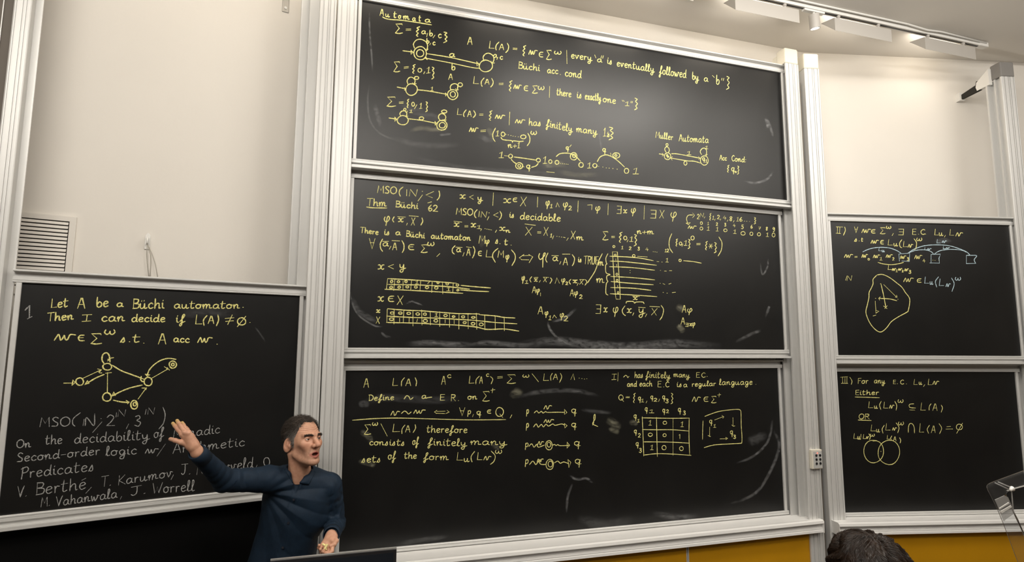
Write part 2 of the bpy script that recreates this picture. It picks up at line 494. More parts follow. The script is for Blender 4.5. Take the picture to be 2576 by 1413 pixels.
# bracket plate at the top
pu0, pz0 = on_plane('L', dW, 709, 29); pu1, _ = on_plane('L', dW, 726, 33)
pl = empty('wall_plate', U('L', (pu0 + pu1) / 2, dW, pz0), YAW['L'], 'narrow grey steel plate with two screws high on the left wall', 'plate')
MB('L').box(pu0, pu1, dW - .005, dW, pz0, pz0 + 0.22).build('plate', STEEL, pl, bevel=0.002)
for zz in (0.028, 0.095):
    s = MB('L'); cu = (pu0 + pu1) / 2
    s.prism([(cu + .009 * math.cos(t), pz0 + zz + .009 * math.sin(t)) for t in [i * math.pi / 5 for i in range(10)]], 'd', dW - .009, dW - .005)
    s.build('screw', ALU, pl)

# remote keypad on the right post of the stacked boards
ku0, kz0 = on_plane('C', 3.43, 2040, 1179); ku1, kz1 = on_plane('C', 3.43, 2064, 1129)
kp = empty('control_keypad', U('C', (ku0 + ku1) / 2, 3.43, kz0), YAW['C'], 'small cream keypad with six black buttons on the post right of the stacked boards', 'keypad')
MB('C').box(ku0, ku1, 3.418, 3.442, kz0, kz1).build('housing', mat('cream_keypad', (0.72, 0.68, 0.58), 0.45), kp, bevel=0.003)
fu0 = ku0 + (ku1 - ku0) * 0.16
kface = MB('C').box(fu0, ku1 - .003, 3.4165, 3.418, kz0 + .006, kz1 - .012).build('face_plate', mat('grey_keypad_face', (0.50, 0.50, 0.48), 0.4), kp)
for i in range(2):
    for j in range(3):
        cu = fu0 + (ku1 - fu0) * (0.30 + 0.42 * i); cz = kz1 - 0.040 - j * 0.028
        b = MB('C'); b.prism([(cu + .0075 * math.cos(t), cz + .0085 * math.sin(t)) for t in [k * math.pi / 6 for k in range(12)]], 'd', 3.411, 3.417)
        b.build('button', BLACKP, kface)
LED = mat('red_led', (0.9, 0.1, 0.08), 0.4)
LED.node_tree.nodes['Principled BSDF'].inputs['Emission Color'].default_value = (1, 0.15, 0.1, 1)
LED.node_tree.nodes['Principled BSDF'].inputs['Emission Strength'].default_value = 2.5
cu = fu0 + (ku1 - fu0) * 0.45
MB('C').box(cu - .003, cu + .003, 3.413, 3.417, kz1 - .027, kz1 - .021).build('indicator_light', LED, kface)
# ------------------------------------------------------------------ the chalk hand: single-stroke letters, 100 = capital height
GLYPHS = {
'a': (62, '~48,45 30,56 8,40 6,12 22,0 42,15 50,50;~50,50 48,12 62,2'),
'b': (50, '~6,100 4,50 6,5;~6,25 25,52 44,38 42,10 22,-2 6,8'),
'c': (48, '~44,45 28,56 8,38 8,14 24,0 46,10'),
'd': (60, '~46,42 26,55 6,32 8,8 24,0 44,18 50,60 53,100;~51,60 49,12 60,2'),
'e': (50, '~4,28 28,32 44,42 34,56 14,50 6,22 20,0 46,10'),
'é': (50, '~4,28 28,32 44,42 34,56 14,50 6,22 20,0 46,10;-20,76 46,88'),
'f': (50, '~2,10 22,40 44,85 38,102 26,80 22,20 20,-25 10,-42 2,-30 14,-8 50,16'),
'g': (58, '~46,45 26,56 7,35 18,4 40,15 48,50;~48,50 46,-10 36,-40 14,-38 16,-18 58,12'),
'h': (58, '~8,100 8,50 6,0;~6,20 24,50 42,50 44,20 46,2 58,6'),
'i': (24, '~4,48 9,54 9,10 24,2;-11,76 14,84'),
'l': (32, '~0,8 22,70 21,100 10,95 8,40 12,3 32,6'),
'm': (88, '~0,30 8,52 10,0;~10,20 26,54 38,45 36,0;~38,20 54,54 66,45 66,8 88,8'),
'n': (60, '~0,30 8,52 9,0;~9,20 26,54 40,45 40,8 60,8'),
'o': (55, '~26,55 6,40 6,12 24,0 44,14 42,44 24,55 55,46'),
'p': (55, '~8,55 6,0 4,-42;~7,35 26,56 44,42 40,12 22,0 8,10'),
'q': (56, '~44,44 26,56 8,40 12,12 30,6 44,30 46,55;~46,55 42,0 40,-45;-30,-10 56,2'),
'r': (42, '~6,54 9,28 8,0;~8,30 20,51 38,50'),
's': (46, '~0,0 14,32 25,58;~25,58 29,36 31,14 22,0 6,5'),
't': (46, '~18,95 12,20 20,0 40,10;-0,62 44,66'),
'u': (66, '~4,52 6,12 20,0 38,20 42,52;~42,52 43,10 52,0 66,10'),
'ü': (66, '~4,52 6,12 20,0 38,20 42,52;~42,52 43,10 52,0 66,10;-14,74 16,82;-36,76 38,84'),
'v': (62, '~0,2 8,34 15,54 21,36 25,4 33,10 41,46 47,54 62,50'),
'w': (96, '~0,0 10,34 18,54 24,30 28,3 36,14 44,46 48,20 54,3 62,16 69,50 78,56 96,52'),
'x': (60, '~4,48 18,52 28,25 42,0 56,8;~56,52 40,48 22,8 4,2'),
'y': (66, '~4,52 8,20 22,10 38,25 44,52;~44,52 42,-10 30,-42 10,-36 14,-16 66,8'),
'v2': (54, '~4,54 12,24 20,1;~20,1 34,30 36,54 54,48'),
'w2': (80, '~4,54 8,20 16,1 30,42;~30,42 36,14 44,1 62,36 62,54 80,48'),
'A': (66, '-2,0 30,100 38,98 62,0;-10,36 56,38'),
'B': (58, '-8,0 10,100;~8,100 50,92 44,62 12,54;~12,54 56,45 50,8 4,2'),
'C': (58, '~54,85 34,100 8,70 8,28 30,0 58,14'),
'D': (62, '-8,0 8,98;~0,98 40,92 60,55 42,10 4,2'),
'E': (52, '-48,98 8,98 8,2 50,2;-8,52 42,54'),
'F': (52, '-52,96 8,94 8,0;-8,50 40,52'),
'I': (50, '-0,98 50,100;-26,98 22,2;-0,0 46,4'),
'J': (52, '-0,98 52,100;~30,98 28,25 12,2 0,15'),
'K': (62, '-8,100 4,0;-56,100 8,45 62,0'),
'L': (55, '-10,100 4,4 55,6'),
'M': (74, '-0,0 12,98 38,35 64,100 68,0'),
'N': (72, '-4,0 10,96 56,4 66,100'),
'O': (75, '~40,100 8,75 6,25 34,0 66,25 68,75 40,100'),
'P': (55, '~12,100 9,40 4,-10;~0,86 40,102 54,78 38,52 12,48'),
'R': (62, '-8,0 8,98;~6,98 52,90 46,55 10,50;-26,50 60,0'),
'S': (56, '~50,88 30,100 10,80 24,55 46,35 40,5 4,4'),
'T': (62, '-0,96 62,100;-32,98 26,0'),
'U': (60, '~4,98 6,25 28,0 50,25 54,98'),
'V': (62, '-0,100 26,0;~26,0 44,60 60,100'),
'W': (90, '-0,96 18,0 42,60 56,2 88,98'),
'X': (70, '-4,100 56,0;-62,100 0,0'),
'S^': (76, '-70,90 68,100 6,96 42,54 4,4;~4,4 40,0 76,8'),
'0': (50, '~28,100 6,75 4,25 22,0 44,25 46,75 28,100'),
'1': (34, '-4,74 22,100 16,0;-0,0 34,3'),
'2': (52, '~4,78 22,100 44,80 30,40 2,2;-2,2 52,4'),
'3': (48, '~4,90 30,100 38,75 16,55 44,35 30,0 0,10'),
'4': (52, '-28,98 4,40 50,42;-38,70 36,0'),
'5': (50, '-46,98 12,96 10,58;~10,58 44,45 30,0 2,8'),
'6': (48, '~36,98 8,45 20,0 44,20 34,46 8,30'),
'7': (50, '-2,95 46,98 20,0;-8,50 40,52'),
'8': (46, '~24,100 6,78 38,30 24,0 6,25 42,78 24,100'),
'9': (46, '~40,85 20,100 6,72 24,52 42,90 38,20 14,0'),
'=': (60, '-2,30 60,32;-2,58 60,60'),
'+': (60, '-4,28 58,32;-32,55 28,4'),
'-': (50, '-5,35 45,37'),
'.': (20, '-7,2 13,6'),
':': (20, '-7,6 13,10;-9,44 13,48'),
',': (20, '-12,10 4,-16'),
'/': (40, '-36,110 4,-15'),
'{': (40, '~36,100 14,88 28,72 10,52 26,34 12,14 24,0'),
'}': (40, '~4,100 28,88 12,72 32,50 16,32 30,12 4,0'),
'in': (56, '~54,58 20,55 6,30 18,2 56,0;-8,30 46,32'),
'all': (66, '-0,100 34,0 62,100;-12,60 52,60'),
'ex': (56, '-0,100 52,100 50,0 0,0;-8,52 50,52'),
'om': (82, '~10,52 2,20 20,0 40,20 40,40 44,10 60,0 78,25 70,55'),
'phi': (70, '~12,50 4,25 20,0 45,8 60,35 50,56 36,45 30,0 24,-40'),
}
SPECIAL = ('S^', 'in', 'all', 'ex', 'om', 'phi')


def smooth(pts, n=5):
    P = [np.array(p, float) for p in pts]
    if len(P) < 3:
        return P
    closed = np.allclose(P[0], P[-1])
    out = []
    m = len(P)
    for i in range(m - 1):
        p1, p2 = P[i], P[i + 1]
        p0 = P[i - 1] if i > 0 else (P[-2] if closed else p1 * 2 - p2)
        p3 = P[i + 2] if i + 2 < m else (P[1] if closed else p2 * 2 - p1)
        for k in range(n):
            t = k / n
            out.append(0.5 * ((2 * p1) + (p2 - p0) * t + (2 * p0 - 5 * p1 + 4 * p2 - p3) * t * t + (3 * p1 - p0 - 3 * p2 + p3) * t ** 3))
    out.append(P[-1])
    return out


def pts_of(s):
    return [tuple(float(c) for c in q.split(',')) for q in s.split()]


def strokes_of(text, x0, y0, x1, y1, h):
    """letters fitted between two baseline points; h capital height; returns polylines in photo pixels of the block"""
    keys = [text] if text in SPECIAL else list(text)
    if len(keys) > 2: keys = [{'v': 'v2', 'w': 'w2'}.get(k, k) for k in keys]
    gap = 8 if len(keys) > 1 else 0
    wtot = sum(GLYPHS[k][0] for k in keys) + gap * (len(keys) - 1)
    out = []; x = 0.0
    for k in keys:
        w, data = GLYPHS[k]
        for st in data.split(';'):
            P = pts_of(st[1:])
            P = smooth(P, 5) if st[0] == '~' else [np.array(p) for p in P]
            q = []
            for gx, gy in P:
                t = (x + gx) / wtot
                q.append((x0 + (x1 - x0) * t + gy * h * 0.0004, y0 + (y1 - y0) * t - gy / 100.0 * h))
            out.append(q)
        x += w + gap
    return out


def chalk_mat(name, color):
    m = bpy.data.materials.new(name); m.use_nodes = True
    nt = m.node_tree; b = nt.nodes['Principled BSDF']
    b.inputs['Base Color'].default_value = (*color, 1)
    b.inputs['Roughness'].default_value = 0.95
    b.inputs['Specular IOR Level'].default_value = 0.05
    tc = nt.nodes.new('ShaderNodeTexCoord')
    n = nt.nodes.new('ShaderNodeTexNoise'); n.inputs['Scale'].default_value = 260; n.inputs['Detail'].default_value = 3
    nt.links.new(tc.outputs['Object'], n.inputs['Vector'])
    r = nt.nodes.new('ShaderNodeMapRange')
    r.inputs['From Min'].default_value = 0.30; r.inputs['From Max'].default_value = 0.52
    r.inputs['To Min'].default_value = 0.30; r.inputs['To Max'].default_value = 1.0
    nt.links.new(n.outputs['Fac'], r.inputs['Value'])
    nt.links.new(r.outputs['Result'], b.inputs['Alpha'])
    return m


YELLOW = chalk_mat('yellow_chalk', (0.87, 0.81, 0.31))
WHITE = chalk_mat('white_chalk', (0.36, 0.36, 0.35))
BLUE = chalk_mat('pale_blue_chalk', (0.50, 0.66, 0.74))


def ribbon(mb, pts, dist, wid, rise=0.0011):
    """a chalk line lying on the board: low ridge with tapered ends, pts = (u, z)"""
    P = [np.array(p, float) for p in pts]
    Q = [P[0]]
    for p in P[1:]:
        if np.linalg.norm(p - Q[-1]) > 1e-4: Q.append(p)
    if len(Q) < 2:
        Q.append(Q[0] + np.array([0.003, 0.0]))
    n = len(Q); vs = []
    for i in range(n):
        t = Q[min(i + 1, n - 1)] - Q[max(i - 1, 0)]
        t = t / (np.linalg.norm(t) + 1e-9); nn = np.array([-t[1], t[0]])
        w = wid * (0.82 + 0.36 * random.random()) * 0.5
        p = Q[i]
        if i == 0: p = p - t * wid * .3; w *= .6
        if i == n - 1: p = p + t * wid * .3; w *= .6
        a = p + nn * w; b = p - nn * w
        vs += [(a[0], dist - .0002, a[1]), (p[0], dist - rise, p[1]), (b[0], dist - .0002, b[1])]
    f = []
    for i in range(n - 1):
        k = 3 * i
        f += [(k, k + 1, k + 4, k + 3), (k + 1, k + 2, k + 5, k + 4)]
    mb.add(vs, f)


def chalk(board_key, partname, material, ox, oy, sc, wid, text, label=None):
    root, unit, db = BOARDS[board_key]
    mb = MB(unit)

    def put(P):
        ribbon(mb, [on_plane(unit, db, ox + x / sc, oy + y / sc) for x, y in P], db, wid)
    for line in text.strip().splitlines():
        line = line.strip()
        if not line: continue
        k, rest = line[0], line[2:]
        if k == 't':
            a = rest.split()
            for st in strokes_of(a[0], *[float(v) for v in a[1:6]]): put(st)
        elif k == 's': put(smooth(pts_of(rest), 6))
        elif k == 'l': put(pts_of(rest))
        elif k == 'o':
            for e in rest.split(';'):
                a = [float(v) for v in e.split()]; ph = random.random() * 6
                rx, ry = a[2], a[3] if len(a) > 3 else a[2]
                N = 10 if rx / sc < 6 else 22
                put([(a[0] + rx * (1 + .03 * math.sin(2 * t + ph)) * math.cos(t + ph), a[1] + ry * (1 + .03 * math.sin(3 * t)) * math.sin(t + ph)) for t in [i * 2 * math.pi / N for i in range(N + 1)]])
        elif k == 'd':
            for e in rest.split():
                x, y = [float(v) for v in e.split(',')]; put([(x - .5 * sc, y), (x + .5 * sc, y + .3)])
    o = mb.build(partname, material, root)
    if label: o['label'] = label
    return o


YW = 0.0063
Z1 = (900, 0, 5.152)
chalk('T', 'chalk_lettering', YELLOW, *Z1, YW, '''
t A 285 200 337 205 85
t u 358 215 412 222 68
t t 462 228 500 232 80
t o 525 237 560 240 70
t m 588 248 668 255 80
t a 708 268 750 272 70
t t 790 275 815 278 75
t a 868 285 945 292 70
s 320,220 370,243 450,255 560,262 760,290 955,322''', 'underlined yellow chalk heading')
chalk('T', 'chalk_lettering', YELLOW, *Z1, YW, '''
t S^ 482 432 580 436 125
t = 622 412 685 412 60
t { 740 475 805 470 125
t a 825 438 885 440 72
l 905,432 893,475
t b 928 465 970 468 75
l 1000,455 975,490
t c 1040 490 1085 492 88
t } 1105 555 1168 545 138
t A 1420 575 1485 578 95''')
chalk('T', 'chalk_lettering', YELLOW, *Z1, YW, '''
t L 1700 628 1765 632 95
s 1830,545 1798,580 1788,620 1795,648
t A 1832 645 1895 645 75
s 1938,560 1955,600 1945,650 1918,682
t = 2010 655 2062 660 55
t { 2125 728 2178 725 135
t w 2215 705 2325 710 100
t in 2345 735 2400 738 105
t S^ 2440 770 2510 775 122
t om 2545 700 2640 705 75
l 2708,652 2711,825
t every 2764 752 3038 790 88
l 3071,712 3086,750
t a 3101 800 3166 808 72
l 3161,722 3151,755
l 3184,722 3174,755
t is 3231 822 3298 838 88
t eventually 3356 855 3846 938 90
t followed 3906 955 4256 1010 105
t by 4334 1025 4421 1045 95
t a 4486 1050 4541 1058 82
l 4596,978 4621,1003
t b 4644 1090 4686 1092 118
l 4721,1015 4713,1040
l 4744,1015 4736,1045
t } 4771 1160 4821 1155 170
t Büchi 2080 885 2358 920 85
t acc 2455 945 2596 958 85
d 2626,965
t cond 2684 985 2898 1012 98''')
chalk('T', 'automaton_marking', YELLOW, *Z1, YW, '''
o 808 690 82 86;808 690 48 46
s 735,625 722,570 760,520 820,510 880,540 905,590 895,650
l 865,630 895,655 912,635
s 585,658 650,666 715,675
l 690,650 720,678 692,705 690,650
t b 890 560 925 560 62
l 945,560 932,582
t c 970 583 1005 585 72
s 895,695 1200,745 1570,828
l 1540,800 1572,830 1545,855 1540,800
t a 1185 735 1260 738 78
s 1585,885 1480,875 1200,815 885,755
l 882,735 880,758 900,775 882,735
t b 1215 905 1262 908 90
o 1660 855 85 76
s 1635,790 1625,740 1655,700 1700,690 1750,720 1765,770 1745,820
l 1725,790 1742,820 1772,815
t a 1755 745 1805 745 72
l 1815,745 1802,770
t c 1840 768 1880 770 72''')
chalk('T', 'chalk_lettering', YELLOW, *Z1, YW, '''
t S^ 462 930 545 933 132
t = 598 905 655 898 60
t { 698 955 745 950 115
o 804 910 25 26
l 868,930 855,955
t 1 890 950 938 945 80
t } 955 1025 992 1020 155
t A 1175 1030 1230 1032 75
t L 1495 1085 1565 1090 95
s 1638,1010 1605,1050 1600,1090 1612,1120
t A 1645 1092 1705 1092 66
s 1735,1015 1755,1060 1745,1100 1722,1128
t = 1828 1115 1882 1115 60
t { 1948 1185 2000 1180 135
t w 2020 1148 2120 1155 92
t in 2150 1172 2205 1176 105
t S^ 2258 1208 2330 1210 98
t om 2335 1160 2418 1165 85
l 2487,1120 2483,1262
t there 2576 1231 2766 1258 88
t is 2838 1268 2905 1272 88
t exactly 2944 1285 3154 1310 92
t one 3176 1318 3344 1345 88
l 3426,1298 3434,1313
l 3444,1301 3452,1316
t 1 3466 1370 3516 1372 55
l 3544,1313 3538,1331
l 3561,1315 3555,1333
t } 3581 1423 3631 1420 152''')
chalk('T', 'automaton_marking', YELLOW, *Z1, YW, '''
o 697 1160 75 75
s 650,1090 640,1045 670,1005 710,1005 742,1040 735,1085
l 708,1075 735,1092 757,1083
o 762 1010 28 20
s 510,1128 560,1138 615,1150
l 605,1135 622,1152 605,1168
s 770,1163 920,1180 1155,1222
l 1135,1205 1160,1225 1140,1245 1135,1205
t 1 945 1175 978 1178 52
o 1230 1225 65 65;1232 1222 34 36
s 1210,1170 1198,1130 1220,1095 1265,1085 1295,1110 1290,1160
l 1265,1150 1285,1170 1305,1162
o 1328 1098 30 26''')
Z3 = (900, 220, 5.152)
chalk('T', 'chalk_lettering', YELLOW, *Z3, YW, '''
t S^ 372 245 490 248 125
t = 535 225 588 222 62
t { 630 265 662 260 110
o 717 217 18 26
l 765,225 735,275
t 1 800 272 832 272 72
t } 875 315 908 312 130
t L 1285 355 1345 358 82
s 1405,290 1378,325 1370,355 1380,378
t A 1420 378 1475 378 75
s 1503,300 1525,340 1515,370 1495,390
t = 1575 378 1622 378 60
t { 1690 430 1742 425 125
t w 1780 402 1905 410 88
l 1970,320 1962,485
t w 2040 460 2165 468 85
t has 2215 490 2375 500 92
t finitely 2440 505 2784 580 95
t many 2831 575 3106 610 92
t 1 3181 632 3213 632 108
l 3244,578 3235,600
t s 3231 638 3268 640 72
t } 3246 680 3321 670 165''')
chalk('T', 'automaton_marking', YELLOW, *Z3, YW, '''
o 610 285 15 16
l 643,305 638,322
t 1 670 326 708 328 40
o 583 425 70 60
s 560,372 545,340 570,308 610,305 635,335 628,370
l 605,365 630,378 648,370
s 405,395 450,402 500,410
l 480,385 505,412 482,440 480,385
s 650,405 820,425 1020,465
l 1000,440 1025,468 1005,490 1000,440
o 825 400 30 20
o 1090 490 68 64;1095 490 40 36
o 1093 385 47 46
l 1103,415 1125,437 1147,420
o 1120 312 33 20''')
chalk('T', 'chalk_lettering', YELLOW, *Z3, YW, '''
t w 1445 572 1560 578 95
t = 1590 592 1655 590 65
s 1785,525 1750,600 1755,660 1780,700
t 1 1790 630 1828 630 72
o 1882 605 25 28
d 1920,607 1950,614 1985,622 2012,630 2042,634 2080,640
o 2145 640 35 25
s 2205,595 2230,650 2225,710 2195,755
t om 2240 608 2320 612 85
s 1855,645 1880,675 1960,685 1995,690 2005,710 2015,692 2100,700 2148,695
t n+1 1945 780 2100 785 78''')
chalk('T', 'sequence_marking', YELLOW, *Z3, YW, '''
t 1 1830 910 1888 912 78
l 1900,882 1945,888
o 1980 890 25 26
s 2025,900 2160,918 2305,940
o 2340 942 27 25
s 1988,930 2020,965 2060,990
o 2092 1015 45 40;2092 1015 19 18
l 2130,1020 2155,1028
t q 2180 1048 2238 1050 80
s 2250,1035 2310,1015 2340,980
t 1 2400 985 2448 985 92
o 2495 960 22 24;2581 970 26 26
d 2626,984 2651,987 2676,989 2701,992 2724,995
s 2571,895 2616,860 2686,850 2756,858 2826,895 2886,955
t q 2694 803 2735 805 65
l 2766,745 2746,770
o 2798 892 44 48;2804 885 22 22
o 2894 1003 30 32
t 1 2976 1045 3022 1045 72
o 3073 1012 27 27
d 3121,1022 3176,1030 3220,1042 3258,1044 3306,1050 3361,1058
s 3104,960 3136,905 3186,878 3236,875 3306,905 3376,955 3456,1030
t q 3168 830 3216 832 72
l 3276,850 3282,878
o 3350 880 46 34;3345 880 15 13
o 3483 1080 30 33
t 1 3566 1120 3638 1122 80
l 2448,1092 2548,1102''')
Z4 = (1400, 220, 5.152)
chalk('T', 'chalk_lettering', YELLOW, *Z4, YW * .92, '''
t Muller 1285 650 1510 682 80
t Automata 1585 695 1970 718 88
t Acc 2112 940 2205 945 65
t Cond: 2268 950 2455 970 72
t { 2205 1100 2238 1098 92
t q 2262 1085 2308 1085 85
o 2322 1095 9
t } 2340 1125 2366 1122 108''')
chalk('T', 'automaton_marking', YELLOW, *Z4, YW * .92, '''
o 1438 890 42 44
s 1420,840 1402,800 1420,770 1450,780 1462,815 1450,840
o 1432 743 14 17
t q 1420 892 1447 894 42
o 1452 897 6
o 1915 945 52 60
t q 1885 945 1925 945 62
t 1 1930 968 1950 970 38
s 1330,860 1358,864 1385,870
l 1370,852 1388,872 1370,888
s 1490,858 1560,860 1700,885 1855,915
l 1840,895 1858,917 1842,932
t 1 1690 870 1742 872 45
s 1870,980 1780,955 1690,950 1485,915
l 1500,895 1482,915 1498,940
o 1670 980 20 26
s 1880,870 1862,830 1890,790 1930,790 1945,830 1940,870
l 1925,866 1940,882 1954,866
t 1 1925 797 1962 797 42''')

Z5 = (880, 440, 5.152)
chalk('M', 'chalk_lettering', YELLOW, *Z5, YW, '''
t MSO 358 228 608 248 92
s 690,155 650,190 640,235 655,275
l 738,190 735,270
t N 765 272 880 282 92
d 940,212
l 940,260 885,335
l 1085,215 985,260 1070,295
s 1155,205 1165,250 1155,295 1130,325
t x 1420 303 1502 306 90
l 1600,262 1550,285 1600,315
t y 1655 332 1722 336 88
l 1862,230 1852,395
t x 1985 360 2092 362 100
t in 2110 345 2165 345 80
t X 2210 400 2295 402 115
l 2435,285 2430,415''')
Z6 = (1380, 440, 4.2933)
chalk('M', 'chalk_lettering', YELLOW, *Z6, YW, '''
t phi -32 330 15 332 90
t 1 18 355 40 356 42
l 80,345 95,300 115,345
t phi 155 345 212 347 85
t 2 215 380 248 380 45
l 320,280 315,398
l 420,325 470,322 465,375
t phi 505 383 562 385 78
l 645,310 640,430
t ex 738 415 786 417 80
t x 805 410 848 410 65
t phi 888 408 946 410 88
l 1035,330 1030,478
t ex 1100 465 1162 467 85
t X 1198 465 1252 467 85
t phi 1315 458 1388 460 105''')
chalk('M', 'chalk_lettering', YELLOW, *Z6, YW * .85, '''
s 1500,515 1490,470 1510,435 1560,432
l 1555,410 1577,435 1555,460
l 1485,520 1510,535 1532,515 1485,520
t 2 1603 475 1628 477 52
t N 1632 455 1678 457 45
l 1690,450 1680,465
t { 1733 490 1756 488 75
t 1 1768 480 1786 480 40
l 1800,475 1793,490
t 2 1820 475 1848 477 42
l 1860,475 1853,490
t 4 1880 482 1918 484 42
l 1937,485 1929,500
t 8 1953 495 1982 495 45
l 2004,492 1995,508
t 16 2030 498 2092 502 45
d 2115,498 2140,500 2170,502
t } 2215 530 2242 528 72
o 1650 520 12 15
t 1 1715 538 1730 538 30
t 2 1808 546 1827 548 32
t 3 1898 553 1916 555 34
t 4 1990 560 2016 562 32
t 5 2080 580 2106 580 42
t 6 2180 577 2202 577 40
t 7 2265 590 2292 590 32
t 8 2346 597 2366 597 34
t 9 2418 612 2442 612 46
t w 1505 578 1595 582 55
o 1650 578 16 17
t 1 1710 598 1738 600 44
t 1 1808 605 1834 607 44
o 1910 597 19 16
t 1 1995 632 2026 634 44
o 2100 630 24 20;2190 635 17 19;2272 640 18 18
t 1 2348 665 2376 667 44
o 2430 648 17 22''')
chalk('M', 'chalk_lettering', YELLOW, *Z5, YW, '''
t Thm 225 395 475 408 95
s 218,415 300,425 480,428
t Büchi 592 415 885 438 80
l 1010,362 1058,348
t 62 1010 465 1138 475 82
t MSO 1378 510 1595 525 85
s 1650,450 1618,490 1618,530 1635,555
l 1680,470 1672,540
t N 1695 546 1780 552 75
d 1805,490
l 1802,540 1782,582
l 1920,490 1862,520 1920,545
s 1945,470 1965,510 1955,555 1935,580
t is 2068 550 2132 553 78
t decidable 2205 572 2732 602 92''')
chalk('M', 'chalk_lettering', YELLOW, *Z5, YW, '''
t phi 440 605 525 607 125
s 575,540 555,580 570,610
t x 622 606 697 608 88
l 620,540 720,545
l 745,625 735,650
t X 795 650 848 650 95
l 770,528 888,538
s 935,555 945,600 920,650
t x 1345 666 1420 670 88
l 1350,600 1450,610
t = 1488 688 1530 690 55
t x 1565 673 1637 676 88
t 1 1650 695 1697 697 45
l 1707,700 1695,722
d 1752,695 1775,700 1797,705 1815,708 1835,712
l 1902,715 1887,742
t x 1935 720 2017 722 85
t n 2020 743 2078 747 55
l 2270,635 2405,652
t X 2275 780 2370 782 105
t = 2430 770 2475 772 60
t X 2512 782 2575 785 105''')
chalk('M', 'chalk_lettering', YELLOW, *Z6, YW, '''
t 1 18 672 36 672 40
l 55,655 42,690
d 90,662 115,666 140,670
l 160,672 178,676
l 212,680 196,706
t X 240 690 292 692 85
t m 300 700 376 706 65
t S^ 580 700 642 704 92
t = 678 692 712 692 50
t { 750 730 795 728 110
o 828 680 17 21
l 858,700 848,722
t 1 875 718 912 720 55
t } 918 768 956 762 125
t n+m 955 635 1135 640 62
s 1330,635 1305,700 1305,780 1340,840
t { 1368 770 1394 768 78
o 1425 740 14 17
l 1450,745 1440,770
t 1 1463 760 1496 762 56
t } 1503 796 1532 792 102
o 1555 680 18 22
t = 1597 768 1637 768 50
t { 1685 810 1716 808 92
l 1730,770 1773,768
l 1740,745 1762,790
l 1765,745 1738,790
t } 1785 842 1817 838 112
s 1840,670 1872,730 1865,810 1830,875''')
chalk('M', 'chalk_lettering', YELLOW, *Z5, YW, '''
t There 138 745 370 775 72
t is 445 775 517 778 78
t a 592 775 658 778 72
t Büchi 728 795 970 820 75
t automaton 1052 822 1565 850 78
t M 1672 885 1757 888 102
t phi 1755 888 1812 892 85
t s 1885 885 1927 888 90
d 1945,890
t t 2000 905 2047 907 78
d 2090,908
t all 248 955 326 957 132
s 425,830 395,890 400,950 425,990
t a 425 920 502 922 82
l 428,860 500,860
l 532,925 512,960
t A 552 970 610 970 92
l 548,850 645,855
s 675,850 700,900 700,960 680,1005
t in 752 965 830 968 112
t S^ 918 1005 1005 1006 102
t om 1005 915 1095 918 88
l 1165,1020 1128,1055
s 1365,915 1330,955 1330,1000 1355,1025
t a 1380 995 1442 998 82
l 1375,935 1455,938
l 1482,1005 1465,1050
t A 1512 1040 1562 1042 86
l 1512,932 1575,940
s 1600,925 1620,970 1610,1030 1590,1075
t in 1660 1043 1707 1046 100
t L 1760 1065 1837 1068 92
s 1920,950 1865,1000 1850,1060 1885,1130
t M 1918 1065 1997 1068 88
t phi 2018 1090 2068 1092 95
s 2095,970 2140,1030 2140,1100 2100,1175
l 2255,1030 2195,1075 2235,1100
l 2240,1047 2330,1042
l 2225,1098 2320,1100
l 2320,1030 2370,1060 2325,1135
s 2460,1015 2448,1060 2470,1095 2510,1060 2535,1020 2520,1012 2505,1060 2500,1195
s 2568,1010 2545,1060 2540,1100 2556,1130''')
chalk('M', 'chalk_lettering', YELLOW, *Z6, YW, '''
t a 42 925 102 928 75
l 35,870 105,872
l 132,935 120,962
t A 155 970 207 972 76
l 150,855 230,855
s 255,860 280,900 270,955 255,980
t is 318 940 357 942 62
t TRUE 380 960 535 966 86
s 580,850 540,930 500,1040 420,1165
t m 535 975 594 978 72''')
chalk('M', 'matrix_marking', YELLOW, *Z6, YW * .9, '''
o 705 772 11 12
t 1 785 800 806 800 35
t 2 868 808 893 810 34
t 3 962 812 983 812 34
t 4 1045 818 1077 820 34
d 1130,828 1150,830 1170,833
t 12 1255 832 1300 834 35
l 690,830 742,830 755,1000 770,1230 774,1342 730,1340
l 690,830 700,1000 715,1230 727,1332
s 660,877 850,885 1000,900 1130,925
s 662,930 800,935 1000,955 1165,975
s 658,990 900,1000 1145,1028
s 670,1095 900,1108 1145,1132
s 675,1150 900,1170 1130,1185
s 670,1215 900,1222 1105,1245
s 665,1282 900,1295 1169,1313
o 720 865 10
l 725,905 727,925
l 735,965 736,985
o 738 1072 10 12;740 1138 10 12
l 745,1192 746,1208
o 750 1270 9 11
o 920 873 15 14
l 960,878 1065,885
l 1170,934 1190,936
d 1225,940
t 1 1265 940 1293 942 45
o 1420 922 13
s 1455,925 1560,935 1650,952
d 1208,1030
l 1250,1038 1272,1038
l 1305,1033 1330,1033
d 880,1030 880,1055 1205,1170
l 1235,1172 1255,1182
l 1298,1178 1322,1170
d 1238,1268 1280,1275
l 1335,1270 1370,1266
s 640,850 618,900 625,950 632,960 618,970 615,1020 625,1060 665,1075 630,1090 630,1130 640,1150 625,1170 618,1230 620,1280 642,1296
t m 515 1160 602 1166 82''')
Z8 = (1280, 640, 3.68)
